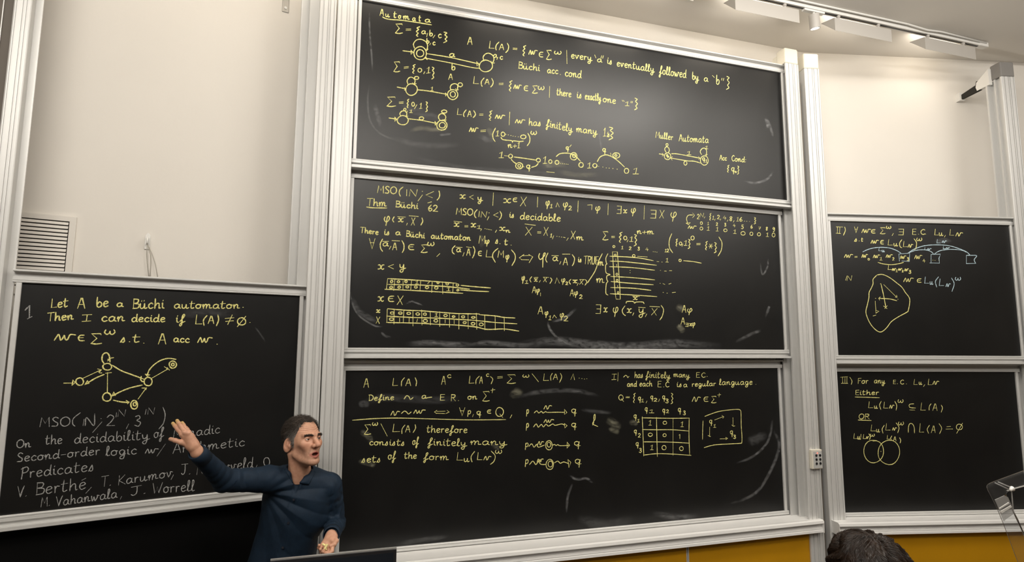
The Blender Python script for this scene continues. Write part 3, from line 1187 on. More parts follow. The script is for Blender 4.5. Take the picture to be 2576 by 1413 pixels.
chalk('M', 'chalk_lettering', YELLOW, *Z8, YW * .9, '''
t phi 118 240 150 241 70
t 1 150 268 178 269 32
s 212,205 195,230 205,255
t x 232 248 267 249 46
l 232,212 270,212
l 292,240 282,256
t X 320 252 354 253 40
l 318,210 368,212
s 385,215 398,235 380,268
l 428,268 445,215 468,265
t phi 485 255 525 256 58
t 2 525 280 546 281 28
s 575,230 558,250 570,275
t x 592 262 632 263 46
l 590,235 635,235
l 642,265 632,286
t X 655 275 692 276 40
l 655,232 710,232
s 712,235 722,255 705,285
t A 215 355 251 356 60
t phi 253 350 287 351 55
l 293,355 293,382
t A 565 383 601 384 60
t phi 605 375 641 376 58
t 2 652 408 681 410 36
t A 268 550 317 552 70
t phi 332 560 367 561 58
t 1 368 605 392 606 42
l 405,588 420,560 440,585
t phi 472 580 511 582 66
t 2 508 615 547 617 46''')
chalk('M', 'chalk_lettering', YELLOW, *Z8, YW * .95, '''
s 1085,450 1095,435 1150,435 1165,450 1180,440 1240,440 1252,455
l 1145,385 1208,388
t x 1148 418 1192 418 48
t ex 805 545 852 546 80
t x 875 532 914 533 75
t phi 962 538 1017 540 92
s 1075,475 1050,515 1060,550 1080,565
t x 1090 538 1137 540 72
l 1157,540 1146,563
t y 1200 545 1262 547 85
l 1200,488 1262,492
l 1277,550 1263,576
t X 1320 560 1377 562 62
l 1305,480 1395,485
s 1410,470 1432,510 1420,570 1398,605
t A 1603 535 1641 536 66
t phi 1650 533 1702 535 62
t A 1592 645 1629 646 62
t ex 1635 665 1662 666 30
t x 1670 660 1696 661 42
t phi 1695 658 1727 660 50''')
Z7 = (880, 640, 5.152)
chalk('M', 'chalk_lettering', YELLOW, *Z7, YW, '''
t x 360 190 447 192 110
l 565,130 498,155 565,185
t y 642 182 724 184 108
t x 358 605 442 606 112
t in 490 608 570 608 118
t X 613 648 697 648 112
t x 340 750 394 752 65
t X 340 890 392 892 82''')
chalk('M', 'table_marking', YELLOW, *Z7, YW, '''
s 490,312 900,335 1380,372
s 490,388 900,395 1250,415 1550,448
s 455,450 600,455 900,470 1465,502
l 490,312 475,440
l 585,322 568,465
l 690,345 688,460
l 800,335 788,465
l 918,345 908,475
l 1068,345 1060,490
l 1200,352 1205,508
l 1340,370 1335,485
o 542 350 16 15;630 352 17 13;728 350 16 14;1142 365 13 11;1262 380 17 13;1395 395 18 14
t 1 850 380 887 382 40
l 1035,350 1010,375
s 1440,400 1630,418 1825,433
o 535 425 20 13;640 423 19 13;745 420 19 13;855 422 19 13;1000 427 23 15;1120 432 23 17
t 1 1255 470 1300 472 46
o 1400 462 15 10
s 1430,458 1600,472 1800,480''')
chalk('M', 'table_marking', YELLOW, *Z7, YW, '''
s 490,702 700,720 930,730 1160,748 1400,765 1680,770
s 1680,780 1880,795 2000,815 2140,822
s 480,798 800,815 1160,825 1400,840 1640,855 1880,880 2165,898
s 475,880 700,885 900,890 1150,905 1400,915 1640,940 1780,970 2000,965 2190,992
l 485,710 480,870
l 575,715 572,898
l 700,725 692,885
l 818,725 818,925
l 930,718 935,912
l 1042,735 1045,910
l 1165,740 1165,930
l 1292,755 1292,940
l 1415,775 1413,965
l 1532,765 1535,960
l 1640,760 1645,968
l 1748,785 1750,975
l 1883,800 1885,975
l 2000,810 2003,985
o 550 758 26 15;655 758 25 14;763 762 24 15;880 770 24 16;973 773 20 15;1240 790 23 15;1345 803 18 11;1468 808 22 14;1600 815 24 12
t 1 1102 802 1137 804 46
o 540 838 28 17
l 645,825 645,870
l 770,825 768,870
l 878,835 868,868
o 978 860 28 20;1115 858 25 18
l 1235,845 1235,885
l 1352,850 1352,895
o 1488 882 22 13;1597 897 25 17;1703 905 27 19''')

ZA = (860, 910, 5.045)
YB = YW * .82
chalk('B', 'chalk_lettering', YELLOW, *ZA, YB, '''
t A 275 322 342 322 112
t L 640 305 706 303 97
s 795,200 760,245 755,305
t A 808 302 877 300 86
s 930,200 948,250 940,305
t A 1262 285 1317 285 106
t c 1335 200 1387 202 72
t L 1610 275 1677 273 95
s 1745,180 1705,225 1700,280
t A 1745 272 1787 272 86
t c 1830 185 1867 187 64
s 1885,185 1915,220 1895,278
t = 1972 225 2037 220 60
t S^ 2090 272 2205 275 112
t om 2293 194 2378 196 62
l 2414,150 2495,251
t L 2553 240 2623 240 90
s 2671,144 2650,185 2652,235
t A 2680 222 2740 222 70
s 2773,144 2790,192 2762,262
l 2905,222 2937,150 2952,225
d 3012,205 3046,212 3079,217 3108,214''')
chalk('B', 'chalk_lettering', YELLOW, *ZA, YB, '''
t Define 340 492 662 482 74
s 790,470 820,430 850,440 870,475 905,450
t a 1012 465 1075 463 72
s 1060,460 1100,452 1142,448
t E 1240 488 1307 487 76
t R 1380 495 1442 494 82
d 1480,490
t on 1595 475 1715 475 75
t S^ 1780 498 1872 500 125
l 1890,360 1942,352
l 1915,335 1908,390
t v 620 680 735 682 100
s 755,655 790,625 820,635 845,660 880,635
t w 910 655 1060 655 82
l 1205,615 1175,635 1200,655
l 1205,628 1310,625
l 1200,652 1305,655
l 1335,615 1362,635 1320,655
t all 1488 682 1562 682 102
t p 1595 660 1642 660 78
l 1670,665 1658,695
t q 1705 670 1767 672 80
t in 1840 650 1892 652 72
o 2002 635 48 57
l 2005,660 2042,706
l 2157,670 2135,710
s 135,740 400,720 700,712 1100,722 1600,735 2080,732''')
chalk('B', 'chalk_lettering', YELLOW, *ZA, YB, '''
t S^ 280 920 367 922 126
t om 385 805 457 806 70
l 495,785 575,940
t L 640 890 732 890 102
s 800,800 765,850 762,910
t A 805 890 867 890 82
s 930,795 935,840 905,895
t therefore 1075 893 1592 900 88
t consists 348 1055 800 1060 82
t of 895 1050 972 1050 98
t finitely 1090 1055 1587 1070 92
t many 1630 1050 2095 1055 88
t sets 250 1275 497 1272 88
t of 585 1235 682 1235 102
t the 790 1225 950 1225 82
t form 1035 1240 1352 1245 88
t L 1455 1250 1532 1252 102
t u 1548 1265 1617 1266 82
s 1685,1135 1645,1190 1640,1230 1652,1268
t L 1715 1245 1777 1246 97
t v 1800 1245 1892 1246 88
s 1895,1130 1945,1190 1930,1260 1885,1300
t om 1945 1160 2032 1162 82''')
ZB = (1280, 910, 4.71)
chalk('B', 'arrow_marking', YELLOW, *ZB, YB, '''
l 35,630 18,660
t p 208 610 240 610 82
s 300,605 330,580 355,605 385,585 405,605 435,590 460,598 560,596 660,598
l 660,562 688,600 660,622 660,562
t v 415 560 507 560 78
t q 735 605 802 606 85
t p 205 775 240 775 85
s 292,770 325,735 350,772 385,740 410,770 440,738 470,760 520,735 550,750 625,735 660,748
l 660,730 690,755 665,782 658,730
t w 415 718 532 720 65
t q 735 770 802 770 80
s 1055,765 1000,740 995,720 1020,680 1022,625 1008,640 1005,720 992,748
t p 193 1005 236 1005 80
s 238,1000 270,970 300,1010 330,975 350,1010 420,985
t v 340 985 412 985 76
o 475 988 40 55;475 980 22 30
s 515,988 540,978 560,990 580,980 610,992 710,988
l 690,950 720,988 690,1022 690,950
t q 765 990 847 992 88
t p 193 1205 236 1205 88
s 245,1215 285,1175 320,1215 350,1180 380,1212 440,1215
t w 335 1185 407 1186 66
o 485 1215 45 60;492 1210 28 36
s 540,1195 580,1175 610,1200 650,1185 710,1205
l 700,1155 735,1190 712,1250 700,1155
t q 775 1205 857 1207 95''')
ZC = (1520, 920, 5.652)
chalk('B', 'chalk_lettering', YELLOW, *ZC, YB, '''
t I 108 196 172 196 80
l 198,95 192,215
s 275,160 300,135 320,140 335,165 352,150
t has 430 170 552 168 88
t finitely 590 165 942 178 88
t many 985 155 1217 168 78
t E 1302 165 1357 165 72
t C 1380 163 1437 163 66
d 1462,150
t and 325 295 462 293 80
t each 500 290 682 290 80
t E 755 302 812 302 86
d 845,298
t C 868 300 922 300 72
t is 1030 298 1107 298 78
t a 1125 300 1182 300 72
t regular 1245 293 1587 283 72
t language 1635 270 2107 265 82
d 2155,262
o 238 450 32 38
l 240,465 276,506
t = 305 468 357 468 50
t { 403 525 442 523 135
t q 478 488 522 488 82
t 1 525 513 562 515 46
l 607,500 595,526
t q 655 470 697 470 76
t 2 705 505 752 507 46
l 787,470 773,506
t q 822 470 867 470 80
t 3 870 525 914 527 56
t } 943 540 980 538 152
t v 1250 508 1367 510 122
t in 1408 505 1477 505 108
t S^ 1518 525 1592 527 95
l 1612,415 1657,408
l 1637,390 1632,440''')
chalk('B', 'grid_marking', YELLOW, *ZC, YB, '''
t q 575 640 617 640 84
t 1 640 668 707 670 48
t q 825 660 867 660 82
t 2 880 668 917 670 46
t q 1045 650 1092 650 86
t 3 1120 695 1157 697 56
t q 415 740 462 740 80
t 1 470 800 502 800 46
t q 420 955 464 955 80
t 2 480 1015 517 1017 56
t q 445 1135 490 1135 82
t 3 495 1230 532 1232 60
s 535,738 750,742 975,745 1210,742
s 540,905 750,908 975,908 1200,925
s 555,1080 750,1080 975,1085 1200,1098
s 560,1268 750,1248 1000,1255 1235,1272
s 540,720 548,900 555,1080 562,1280
s 742,730 748,1000 755,1290
l 978,745 978,1270
s 1208,745 1205,1000 1215,1260
t 1 630 842 672 844 72
o 862 808 27 23
t 1 1085 865 1127 867 76
o 655 978 30 24;858 985 24 22
l 1060,985 1075,970 1075,1035
t 1 655 1192 697 1194 72
o 850 1162 30 32;1097 1175 28 30''')
chalk('B', 'arrow_marking', YELLOW, *ZC, YB, '''
s 1430,718 1500,690 1620,650 1760,628 1890,618 1935,630 1945,680 1948,850 1958,1000 1955,1090 1935,1100 1800,1108 1600,1120 1510,1135 1420,1162
s 1405,780 1400,900 1398,1045
t q 1490 815 1537 815 80
t 1 1550 875 1587 876 46
l 1570,768 1690,722
l 1675,705 1700,725 1685,745
l 1830,735 1832,855
l 1812,838 1835,858 1856,853
t q 1785 970 1832 970 86
t 3 1835 1032 1872 1034 50
l 1500,870 1498,990
l 1475,988 1500,1002 1512,1003
l 1645,1038 1740,1035
l 1728,1015 1755,1030 1730,1048 1728,1015''')

ZD = (40, 730, 4.025)
LW = 0.0056
chalk('L', 'chalk_lettering', WHITE, *ZD, LW, '''
l 95,200 112,180 138,152 136,278
l 118,288 162,266''', 'faint white numeral')
chalk('L', 'chalk_lettering', YELLOW, *ZD, LW, '''
t Let 355 180 527 166 92
t A 622 182 702 182 106
t be 815 170 937 166 100
t a 1020 166 1087 166 70
t Büchi 1180 186 1500 182 98
t automaton 1600 182 2265 184 76
d 2300,172
t Then 320 312 582 296 84
t I 672 315 764 312 66
t can 865 315 1102 313 88
t decide 1170 318 1512 320 78
t if 1620 325 1712 327 82
t L 1815 345 1882 346 96
s 1935,255 1900,300 1905,355
t A 1945 335 2007 336 76
s 2045,250 2052,300 2030,360
l 2120,285 2207,278
l 2125,315 2202,308
l 2190,250 2145,345
o 2285 315 42 37
l 2327,263 2243,367
d 2370,325
t w 390 505 602 508 108
t in 625 510 692 510 96
t S^ 755 542 867 545 106
t om 895 445 1007 447 88
t s 1058 525 1117 526 84
d 1150,520
t t 1180 525 1257 526 82
d 1295,535
t A 1440 543 1522 543 106
t acc 1595 522 1757 530 72
t w 1840 528 1987 530 92
d 2037,545''')
ZE = (100, 870, 6.4225)
chalk('L', 'automaton_marking', YELLOW, *ZE, LW, '''
o 645 575 62 60
l 390,600 520,600
l 535,550 575,590 515,635 530,600 535,550
l 700,520 990,385
l 935,370 995,385 955,425 970,435 1000,435
s 1040,460 900,520 735,622
l 770,560 730,625 795,600 770,560
o 1090 335 72 54
s 1035,280 1005,220 1020,140 1075,110 1120,150 1135,260
l 1100,215 1192,188
l 1165,188 1098,240
s 1170,310 1320,400 1480,460 1680,535
s 1640,490 1630,540 1660,575 1690,565
o 1750 575 66 68
s 2200,215 2080,200 1960,230 1850,300 1775,380 1738,460
l 1705,455 1740,490 1777,470 1705,455
l 1810,520 2080,365
l 2015,335 2095,387
l 2050,385 2062,350
o 2150 300 58 58;2150 300 22 25
s 1655,630 1450,680 1300,740 1175,805
l 1195,745 1170,805 1222,800 1195,745
o 1085 825 70 68
l 1092,740 1095,430
l 1068,440 1157,430
s 1190,875 1300,900 1440,915
l 1395,880 1442,905 1420,932
o 1525 950 55 70;1535 940 25 30
l 1590,855 1710,690
l 1652,680 1727,680 1716,706''')
ZF = (20, 1020, 3.68)
chalk('L', 'chalk_lettering', WHITE, *ZF, LW * .72, '''
t MSO 295 195 577 190 86
s 670,65 605,120 600,170 620,190
l 705,125 695,185
s 715,185 728,110 795,185 803,75
d 862,120
l 870,150 785,247
t 2 910 188 987 188 102
l 1005,65 1000,105
t N 1013 100 1095 102 64
l 1117,170 1095,213
t 3 1172 190 1230 190 98
l 1280,35 1270,80
t N 1290 80 1362 82 64
s 1435,15 1455,80 1440,160 1398,215''', 'white chalk formula')
chalk('L', 'chalk_lettering', WHITE, *ZF, LW * .72, '''
t On 78 392 212 385 75
t the 345 358 502 352 86
t decidability 612 350 1312 312 92
t of 1350 298 1442 290 92
t Monadic 1530 305 1962 252 86
t Second-order 80 522 852 452 82
t logic 905 465 1192 448 86
t w 1270 442 1392 440 74
l 1457,355 1380,466
t Arithmetic 1525 442 2192 372 86
t Predicates 120 672 802 602 98''', 'white chalk handwriting')
chalk('L', 'chalk_lettering', WHITE, *ZF, LW * .72, '''
t V. 88 845 177 838 98
t Berthé 255 828 722 770 112
l 772,755 722,809
t T. 865 750 957 738 96
t Karumov 1020 735 1522 655 86
l 1532,640 1510,682
t J. 1605 640 1692 635 98
t Nieuwveld 1745 640 2270 572 98
l 2307,550 2298,567
o 2395 520 28 40
t M. 305 937 392 925 86
t Vahanwala 445 930 1012 850 88
l 1052,840 1040,865
t J. 1140 835 1282 812 82
t Worrell 1340 812 1727 788 98''', 'white chalk list of names')

ZG = (2080, 540, 4.558)
RW = 0.0062
chalk('RU', 'chalk_lettering', YELLOW, *ZG, RW, '''
l 108,138 182,140
l 105,212 157,215
l 122,140 120,212
l 150,140 145,212
s 205,140 212,180 190,235
t all 314 205 354 206 66
t w 400 205 502 207 74
t in 505 210 554 210 68
t S^ 608 218 670 220 72
t om 680 158 737 160 54
l 762,215 748,239
t ex 820 230 882 231 66
t E 975 228 1024 229 66
d 1050,222
t C 1073 226 1127 226 58
d 1132,222
t L 1233 235 1277 236 70
t u 1285 240 1332 241 66
l 1360,235 1348,256
t L 1406 238 1452 239 70
t v 1478 245 1557 246 74
t s 315 305 352 306 56
d 370,300
t t 393 305 414 306 42
t w 505 328 592 329 66
t in 612 335 650 335 72
t L 698 350 752 351 66
t u 765 358 814 359 58
s 860,285 835,325 840,365 860,378
t L 873 370 920 371 66
t v 930 375 987 376 66
s 1000,275 1028,320 1020,385 1000,400
t om 1028 298 1092 299 62''')
chalk('RU', 'arc_marking', BLUE, *ZG, RW, '''
s 412,425 480,395 580,375 700,378 790,405 850,440
t L 592 415 627 416 36
t u 632 425 662 426 38
s 930,440 1000,395 1120,355 1260,345 1400,355 1520,390 1600,425 1640,460
s 930,438 1020,408 1120,402 1190,420 1222,448
s 1235,448 1290,415 1380,398 1480,398 1560,410 1600,430
t L 1258 325 1302 326 42
t v 1320 322 1374 323 44
t L 1118 402 1150 403 26
t v 1150 405 1197 406 34
t L 1330 390 1366 391 28
t v 1365 392 1407 393 30
l 828,450 950,440 945,535 860,530
l 826,450 832,530
l 1195,455 1302,452 1285,500 1292,555 1178,552
l 1195,455 1195,555
s 1600,465 1660,465 1718,470 1690,515 1705,555
l 1708,557 1600,560 1600,465''', 'pale blue chalk arcs and boxes')
chalk('RU', 'chalk_lettering', YELLOW, *ZG, RW * .9, '''
t w 200 490 297 492 66
t = 318 500 347 500 40
t w 400 490 467 492 66
o 480 510 10 11
t w 530 495 607 496 64
t 1 605 520 634 522 35
t w 678 490 752 491 60
t 2 752 522 772 523 32
t w 840 505 907 506 62
t 3 918 525 942 526 36
t w 1005 505 1092 507 74
t 4 1098 545 1127 546 36
d 1215,520 1240,522 1285,522
s 585,545 640,562 740,572 830,560 880,545
t L 698 630 747 631 56
t w 748 640 792 641 46
t 1 790 655 810 656 28
t w 818 638 862 639 42
t 2 862 658 877 659 24
t w 890 645 937 646 48
t 3 938 672 967 673 36
l 215,750 232,700
t N 228 755 290 756 58
t w 880 768 992 770 78
t in 1030 775 1082 775 72''')
chalk('RU', 'blob_marking', YELLOW, *ZG, RW, '''
s 575,690 640,685 720,720 800,780 860,830 900,890 945,950 950,1010 935,1090 920,1115 820,1170 740,1225 690,1290 640,1335 600,1342 550,1310 500,1250 465,1180 448,1110 465,1030 482,950 485,890 510,840 530,790 530,740 570,695
d 617,790 616,792 815,968 558,958
s 620,790 650,920 678,1070
l 650,1045 690,1075
l 692,1043 663,1075
l 652,800 800,945
l 785,945 806,945 800,923
s 802,985 720,965 595,958
l 612,942 595,958 605,977
l 555,990 562,1095
l 560,1095 597,1105 562,1128 560,1095
l 530,1160 562,1150''')
chalk('RU', 'chalk_lettering', BLUE, *ZG, RW, '''
t L 1118 788 1167 789 76
t u 1180 798 1217 799 62
s 1280,712 1245,765 1260,830
t L 1285 815 1340 816 80
t v 1365 825 1417 826 66
s 1430,725 1460,790 1435,878
t om 1470 750 1537 752 66''', 'pale blue chalk formula')
ZH = (2080, 890, 4.71)
chalk('RL', 'chalk_lettering', YELLOW, *ZH, RW * .85, '''
l 160,275 247,270
l 170,347 247,348
l 185,275 188,342
l 215,275 215,342
l 238,272 238,345
s 272,275 298,320 290,360
t For 365 350 492 348 64
t any 560 345 692 350 66
t E 783 355 817 355 46
d 835,352
t C 868 358 912 358 50
d 942,355
t L 1028 365 1072 366 66
t u 1090 362 1127 363 60
l 1160,363 1145,386
t L 1197 368 1242 369 72
t v 1255 362 1327 363 74
t Either 335 485 617 482 57
s 335,510 480,514 622,518
t L 490 640 542 641 76
t u 560 645 602 646 62
s 645,560 625,605 640,658
t L 670 645 722 646 76
t v 740 645 797 646 72
s 805,560 828,610 820,665
t om 840 575 907 576 66
s 1030,590 985,595 975,615 990,635 1050,640
l 980,662 1042,665
t L 1108 670 1167 671 92
s 1235,590 1215,620 1212,665
t A 1252 670 1310 670 82
s 1355,605 1370,640 1355,690
t OR 378 770 502 769 60
s 370,782 450,786 526,788
t L 518 915 577 916 76
t u 585 925 627 926 66
s 680,845 655,890 665,938
t L 693 905 752 906 82
t v 775 905 827 906 58
s 820,815 855,870 840,935
t om 845 840 912 842 70
s 965,928 968,860 985,825 1015,830 1035,870 1038,935
t L 1093 930 1147 931 106
s 1215,845 1190,890 1205,940
t A 1236 932 1287 932 82
s 1330,825 1360,880 1335,945
l 1420,862 1466,858
l 1410,890 1490,888
o 1570 865 37 34
l 1607,820 1538,940''')
chalk('RL', 'circle_marking', YELLOW, *ZH, RW * .85, '''
t L 316 1005 357 1006 64
t u 362 1010 397 1011 66
l 405,950 400,1012
t L 428 1005 462 1006 52
t v 466 1003 497 1004 46
s 498,945 515,980 505,1015
t om 512 975 567 976 52
t L 710 1010 747 1011 48
s 770,970 755,1000 765,1015
t A 788 1030 822 1030 52
s 860,990 875,1020 868,1055
o 555 1153 121 134
o 735 1165 130 145
d 640,1155 640,1153
l 545,1032 592,1030''')
# ------------------------------------------------------------------ wiped chalk: soft streaks left on the boards
def smear_material(name, color, strength):
    m = bpy.data.materials.new(name); m.use_nodes = True
    nt = m.node_tree; b = nt.nodes['Principled BSDF']
    b.inputs['Base Color'].default_value = (*color, 1); b.inputs['Roughness'].default_value = .9
    b.inputs['Specular IOR Level'].default_value = 0.1
    a = nt.nodes.new('ShaderNodeAttribute'); a.attribute_name = 'cover'
    tc = nt.nodes.new('ShaderNodeTexCoord')
    mp = nt.nodes.new('ShaderNodeMapping'); mp.inputs['Scale'].default_value = (1, 1, 2.2); mp.inputs['Rotation'].default_value = (0, rad(35), 0)
    nt.links.new(tc.outputs['Object'], mp.inputs['Vector'])
    n = nt.nodes.new('ShaderNodeTexNoise'); n.inputs['Scale'].default_value = 22; n.inputs['Detail'].default_value = 8; n.inputs['Roughness'].default_value = .7
    nt.links.new(mp.outputs['Vector'], n.inputs['Vector'])
    r = nt.nodes.new('ShaderNodeMapRange'); r.inputs['From Min'].default_value = .36; r.inputs['From Max'].default_value = .70
    nt.links.new(n.outputs['Fac'], r.inputs['Value'])
    m1 = nt.nodes.new('ShaderNodeMath'); m1.operation = 'MULTIPLY'
    nt.links.new(a.outputs['Fac'], m1.inputs[0]); nt.links.new(r.outputs['Result'], m1.inputs[1])
    m2 = nt.nodes.new('ShaderNodeMath'); m2.operation = 'MULTIPLY'; m2.inputs[1].default_value = strength
    nt.links.new(m1.outputs[0], m2.inputs[0]); nt.links.new(m2.outputs[0], b.inputs['Alpha'])
    return m


SMW = smear_material('wiped_white_chalk', (.62, .63, .64), .42)
SMY = smear_material('wiped_yellow_chalk', (.60, .58, .42), .40)


def smears(key, material, items):
    """items: (half width in px, strength, pixel path)"""
    root, unit, db = BOARDS[key]
    vs, fs, cs = [], [], []
    for hw, st, path in items:
        P = smooth(pts_of(path), 7); P = [np.array(p) for p in P]
        n = len(P); b = len(vs)
        for i in range(n):
            t = P[min(i + 1, n - 1)] - P[max(i - 1, 0)]; t = t / (np.linalg.norm(t) + 1e-9); nn = np.array([-t[1], t[0]])
            e = min(1, min(i, n - 1 - i) / max(1, n * .22))
            for k, o in enumerate((-1, -.5, 0, .5, 1)):
                q = P[i] + nn * hw * o * (.75 + .25 * e)
                u, z = on_plane(unit, db, *q); vs.append(U(unit, u, db - .00045, z))
                cs.append(st * e * (0, .7, 1, .7, 0)[k])
        for i in range(n - 1):
            for k in range(4):
                o = b + i * 5 + k; fs.append((o, o + 1, o + 6, o + 5))
    me = bpy.data.meshes.new('chalk_smudge_pattern'); o = bpy.data.objects.new('chalk_smudge_pattern', me); COL.objects.link(o)
    o.parent = root; inv = world_of(root).inverted()
    me.from_pydata([tuple(inv @ v) for v in vs], [], fs); me.update()
    at_ = me.attributes.new('cover', 'FLOAT', 'POINT'); at_.data.foreach_set('value', cs)
    me.materials.append(material)
    return o


smears('T', SMW, [(3, .8, '929,30 930,80 935,140 937,180'), (3, .6, '930,210 925,250 930,300 950,330 975,345 1010,355'), (7, .7, '942,262 950,290 958,318'),
                  (9, .32, '980,345 1040,362 1100,366 1160,364'), (8, .9, '1078,362 1094,366'), (8, .3, '1040,395 1150,420 1300,432 1420,440'),
                  (4, .9, '1105,340 1120,338 1136,336'), (4, .8, '1930,300 1938,320 1945,345'), (6, .9, '1925,295 1932,312 1930,325'),
                  (4, .9, '1870,455 1900,460 1930,450 1945,430'), (12, .35, '1000,255 1060,285 1120,300'), (8, .5, '1200,340 1230,352 1244,345'), (3, .5, '1507,330 1510,355 1514,380')])
smears('T', SMY, [(7, .9, '1030,330 1060,322 1090,326 1130,325'), (8, .7, '1225,320 1235,335 1238,352'), (10, .8, '1362,418 1395,412 1425,415'), (8, .5, '1400,430 1450,440 1510,438')])
smears('M', SMW, [(3, 1.0, '880,720 883,750 900,790 940,818 965,822'), (9, .55, '885,745 900,780 930,800 950,808'), (4, .8, '958,835 970,845 985,848'),
                  (3, .9, '1020,765 1035,758 1048,762 1065,768'), (9, .75, '1020,866 1080,862 1140,866 1200,866'), (8, .7, '1180,866 1230,862 1300,868 1370,868'),
                  (14, .7, '1300,866 1400,858 1500,868 1600,872 1700,864 1820,872'), (4, 1.0, '1376,806 1385,830 1410,855 1450,872'), (5, .9, '1388,808 1420,800 1450,775'),
                  (3, .8, '1912,660 1918,690 1930,672 1932,650'), (4, .7, '1930,790 1935,770 1925,800'), (5, .6, '1850,860 1890,840 1915,830'), (5, .5, '1700,780 1710,800')])
smears('M', SMY, [(7, .5, '1205,590 1215,605 1210,622'), (10, .8, '1700,770 1712,775 1715,785'), (9, 1.0, '1705,815 1712,825 1722,835'), (6, .6, '1600,780 1625,785'), (5, .6, '1440,705 1452,715')])
smears('B', SMW, [(12, .30, '905,1015 960,1000 1030,1003 1100,1006 1170,1000'), (10, .6, '902,1020 915,1015 930,1018'), (7, .5, '1295,1000 1360,985 1440,982 1510,995'), (6, .4, '1460,1030 1500,1035 1540,1038'),
                  (4, .9, '1432,1195 1450,1205 1475,1203 1492,1215'), (4, .7, '1425,1290 1428,1250 1440,1215'), (16, .30, '1450,1300 1520,1320 1600,1305'), (4, .8, '1943,1055 1938,1090 1925,1120 1890,1150 1850,1165'),
                  (5, .7, '1945,1080 1960,1120 1940,1180 1900,1240 1830,1270'), (14, .4, '1880,1110 1900,1105 1930,1090'), (6, .6, '1000,1272 1012,1282'), (8, .4, '990,1370 1060,1358 1130,1348'),
                  (10, .5, '1640,1290 1700,1300 1760,1296')] +
       [(2.5, 1.0, f'{x},{y} {x + 2},{y + 9}') for x, y in ((1470, 1140), (1477, 1150), (1484, 1138), (1488, 1155), (1505, 1164), (1512, 1172), (1520, 1168), (1527, 1178), (1543, 1186), (1548, 1198), (1556, 1205), (1562, 1210), (1568, 1222), (1573, 1232), (1578, 1242), (1584, 1250), (1588, 1262), (1592, 1275), (1596, 1286))])
smears('B', SMY, [(12, .9, '1285,1000 1300,985 1312,995'), (12, .9, '1525,1055 1545,1065 1560,1080'), (8, 1.0, '1530,1080 1545,1082 1558,1088'), (8, .9, '1582,1065 1595,1062 1605,1068'), (10, .8, '905,1085 925,1095 935,1115'),
                  (9, .8, '900,1160 930,1165 945,1172'), (8, .8, '1235,1115 1250,1125 1248,1128'), (7, .8, '1655,968 1685,972'), (8, .6, '1570,1018 1590,1015'), (8, .8, '1318,1038 1335,1035'), (5, .9, '1470,1140 1480,1155')])
smears('L', SMW, [(8, .6, '245,800 252,806'), (4, .5, '690,760 720,757'), (3, .4, '640,820 655,840 668,860'), (9, .5, '335,850 350,855'), (8, .45, '320,1060 340,1055'), (14, .25, '450,790 520,785 600,790')])
smears('RU', SMW, [(7, .5, '2350,606 2370,604 2395,606'), (9, .4, '2140,645 2155,640')])
# ------------------------------------------------------------------ track and lamps over the boards
LAMPW = mat('lamp_grey_enamel', (0.47, 0.445, 0.41), 0.5)
TRK = CEIL - 0.03
tr = empty('lighting_track', U('C', 2.6, 3.165, TRK - 0.03), YAW['C'], 'long ceiling lighting track that carries the wall lamps', 'lighting track')
t = MB('C'); t.box(-2.2, 5.03, 3.146, 3.184, TRK - 0.035, TRK); t.build('rail', WHITEP, tr)
t = MB('C'); t.box(-2.2, 5.02, 3.158, 3.172, TRK - 0.037, TRK - 0.035); t.build('slot', BLACKP, tr)
t = MB('C'); t.tube([(-2, 3.125, TRK - .008), (4.15, 3.125, TRK - .008), (4.35, 3.127, TRK - .02), (4.5, 3.125, TRK - .01), (5.02, 3.14, TRK - .01)], 0.007); t.build('cable', WHITEP, tr, smooth=True)
t = MB('C'); t.box(4.95, 5.045, 3.140, 3.188, TRK - .038, TRK - .0); t.build('end_feed', WHITEP, tr, bevel=0.004)
EMIT = mat('lamp_diffuser', (1, 0.9, 0.75), 0.5)
EMIT.node_tree.nodes['Principled BSDF'].inputs['Emission Color'].default_value = (1, 0.88, 0.72, 1)
EMIT.node_tree.nodes['Principled BSDF'].inputs['Emission Strength'].default_value = 4.0


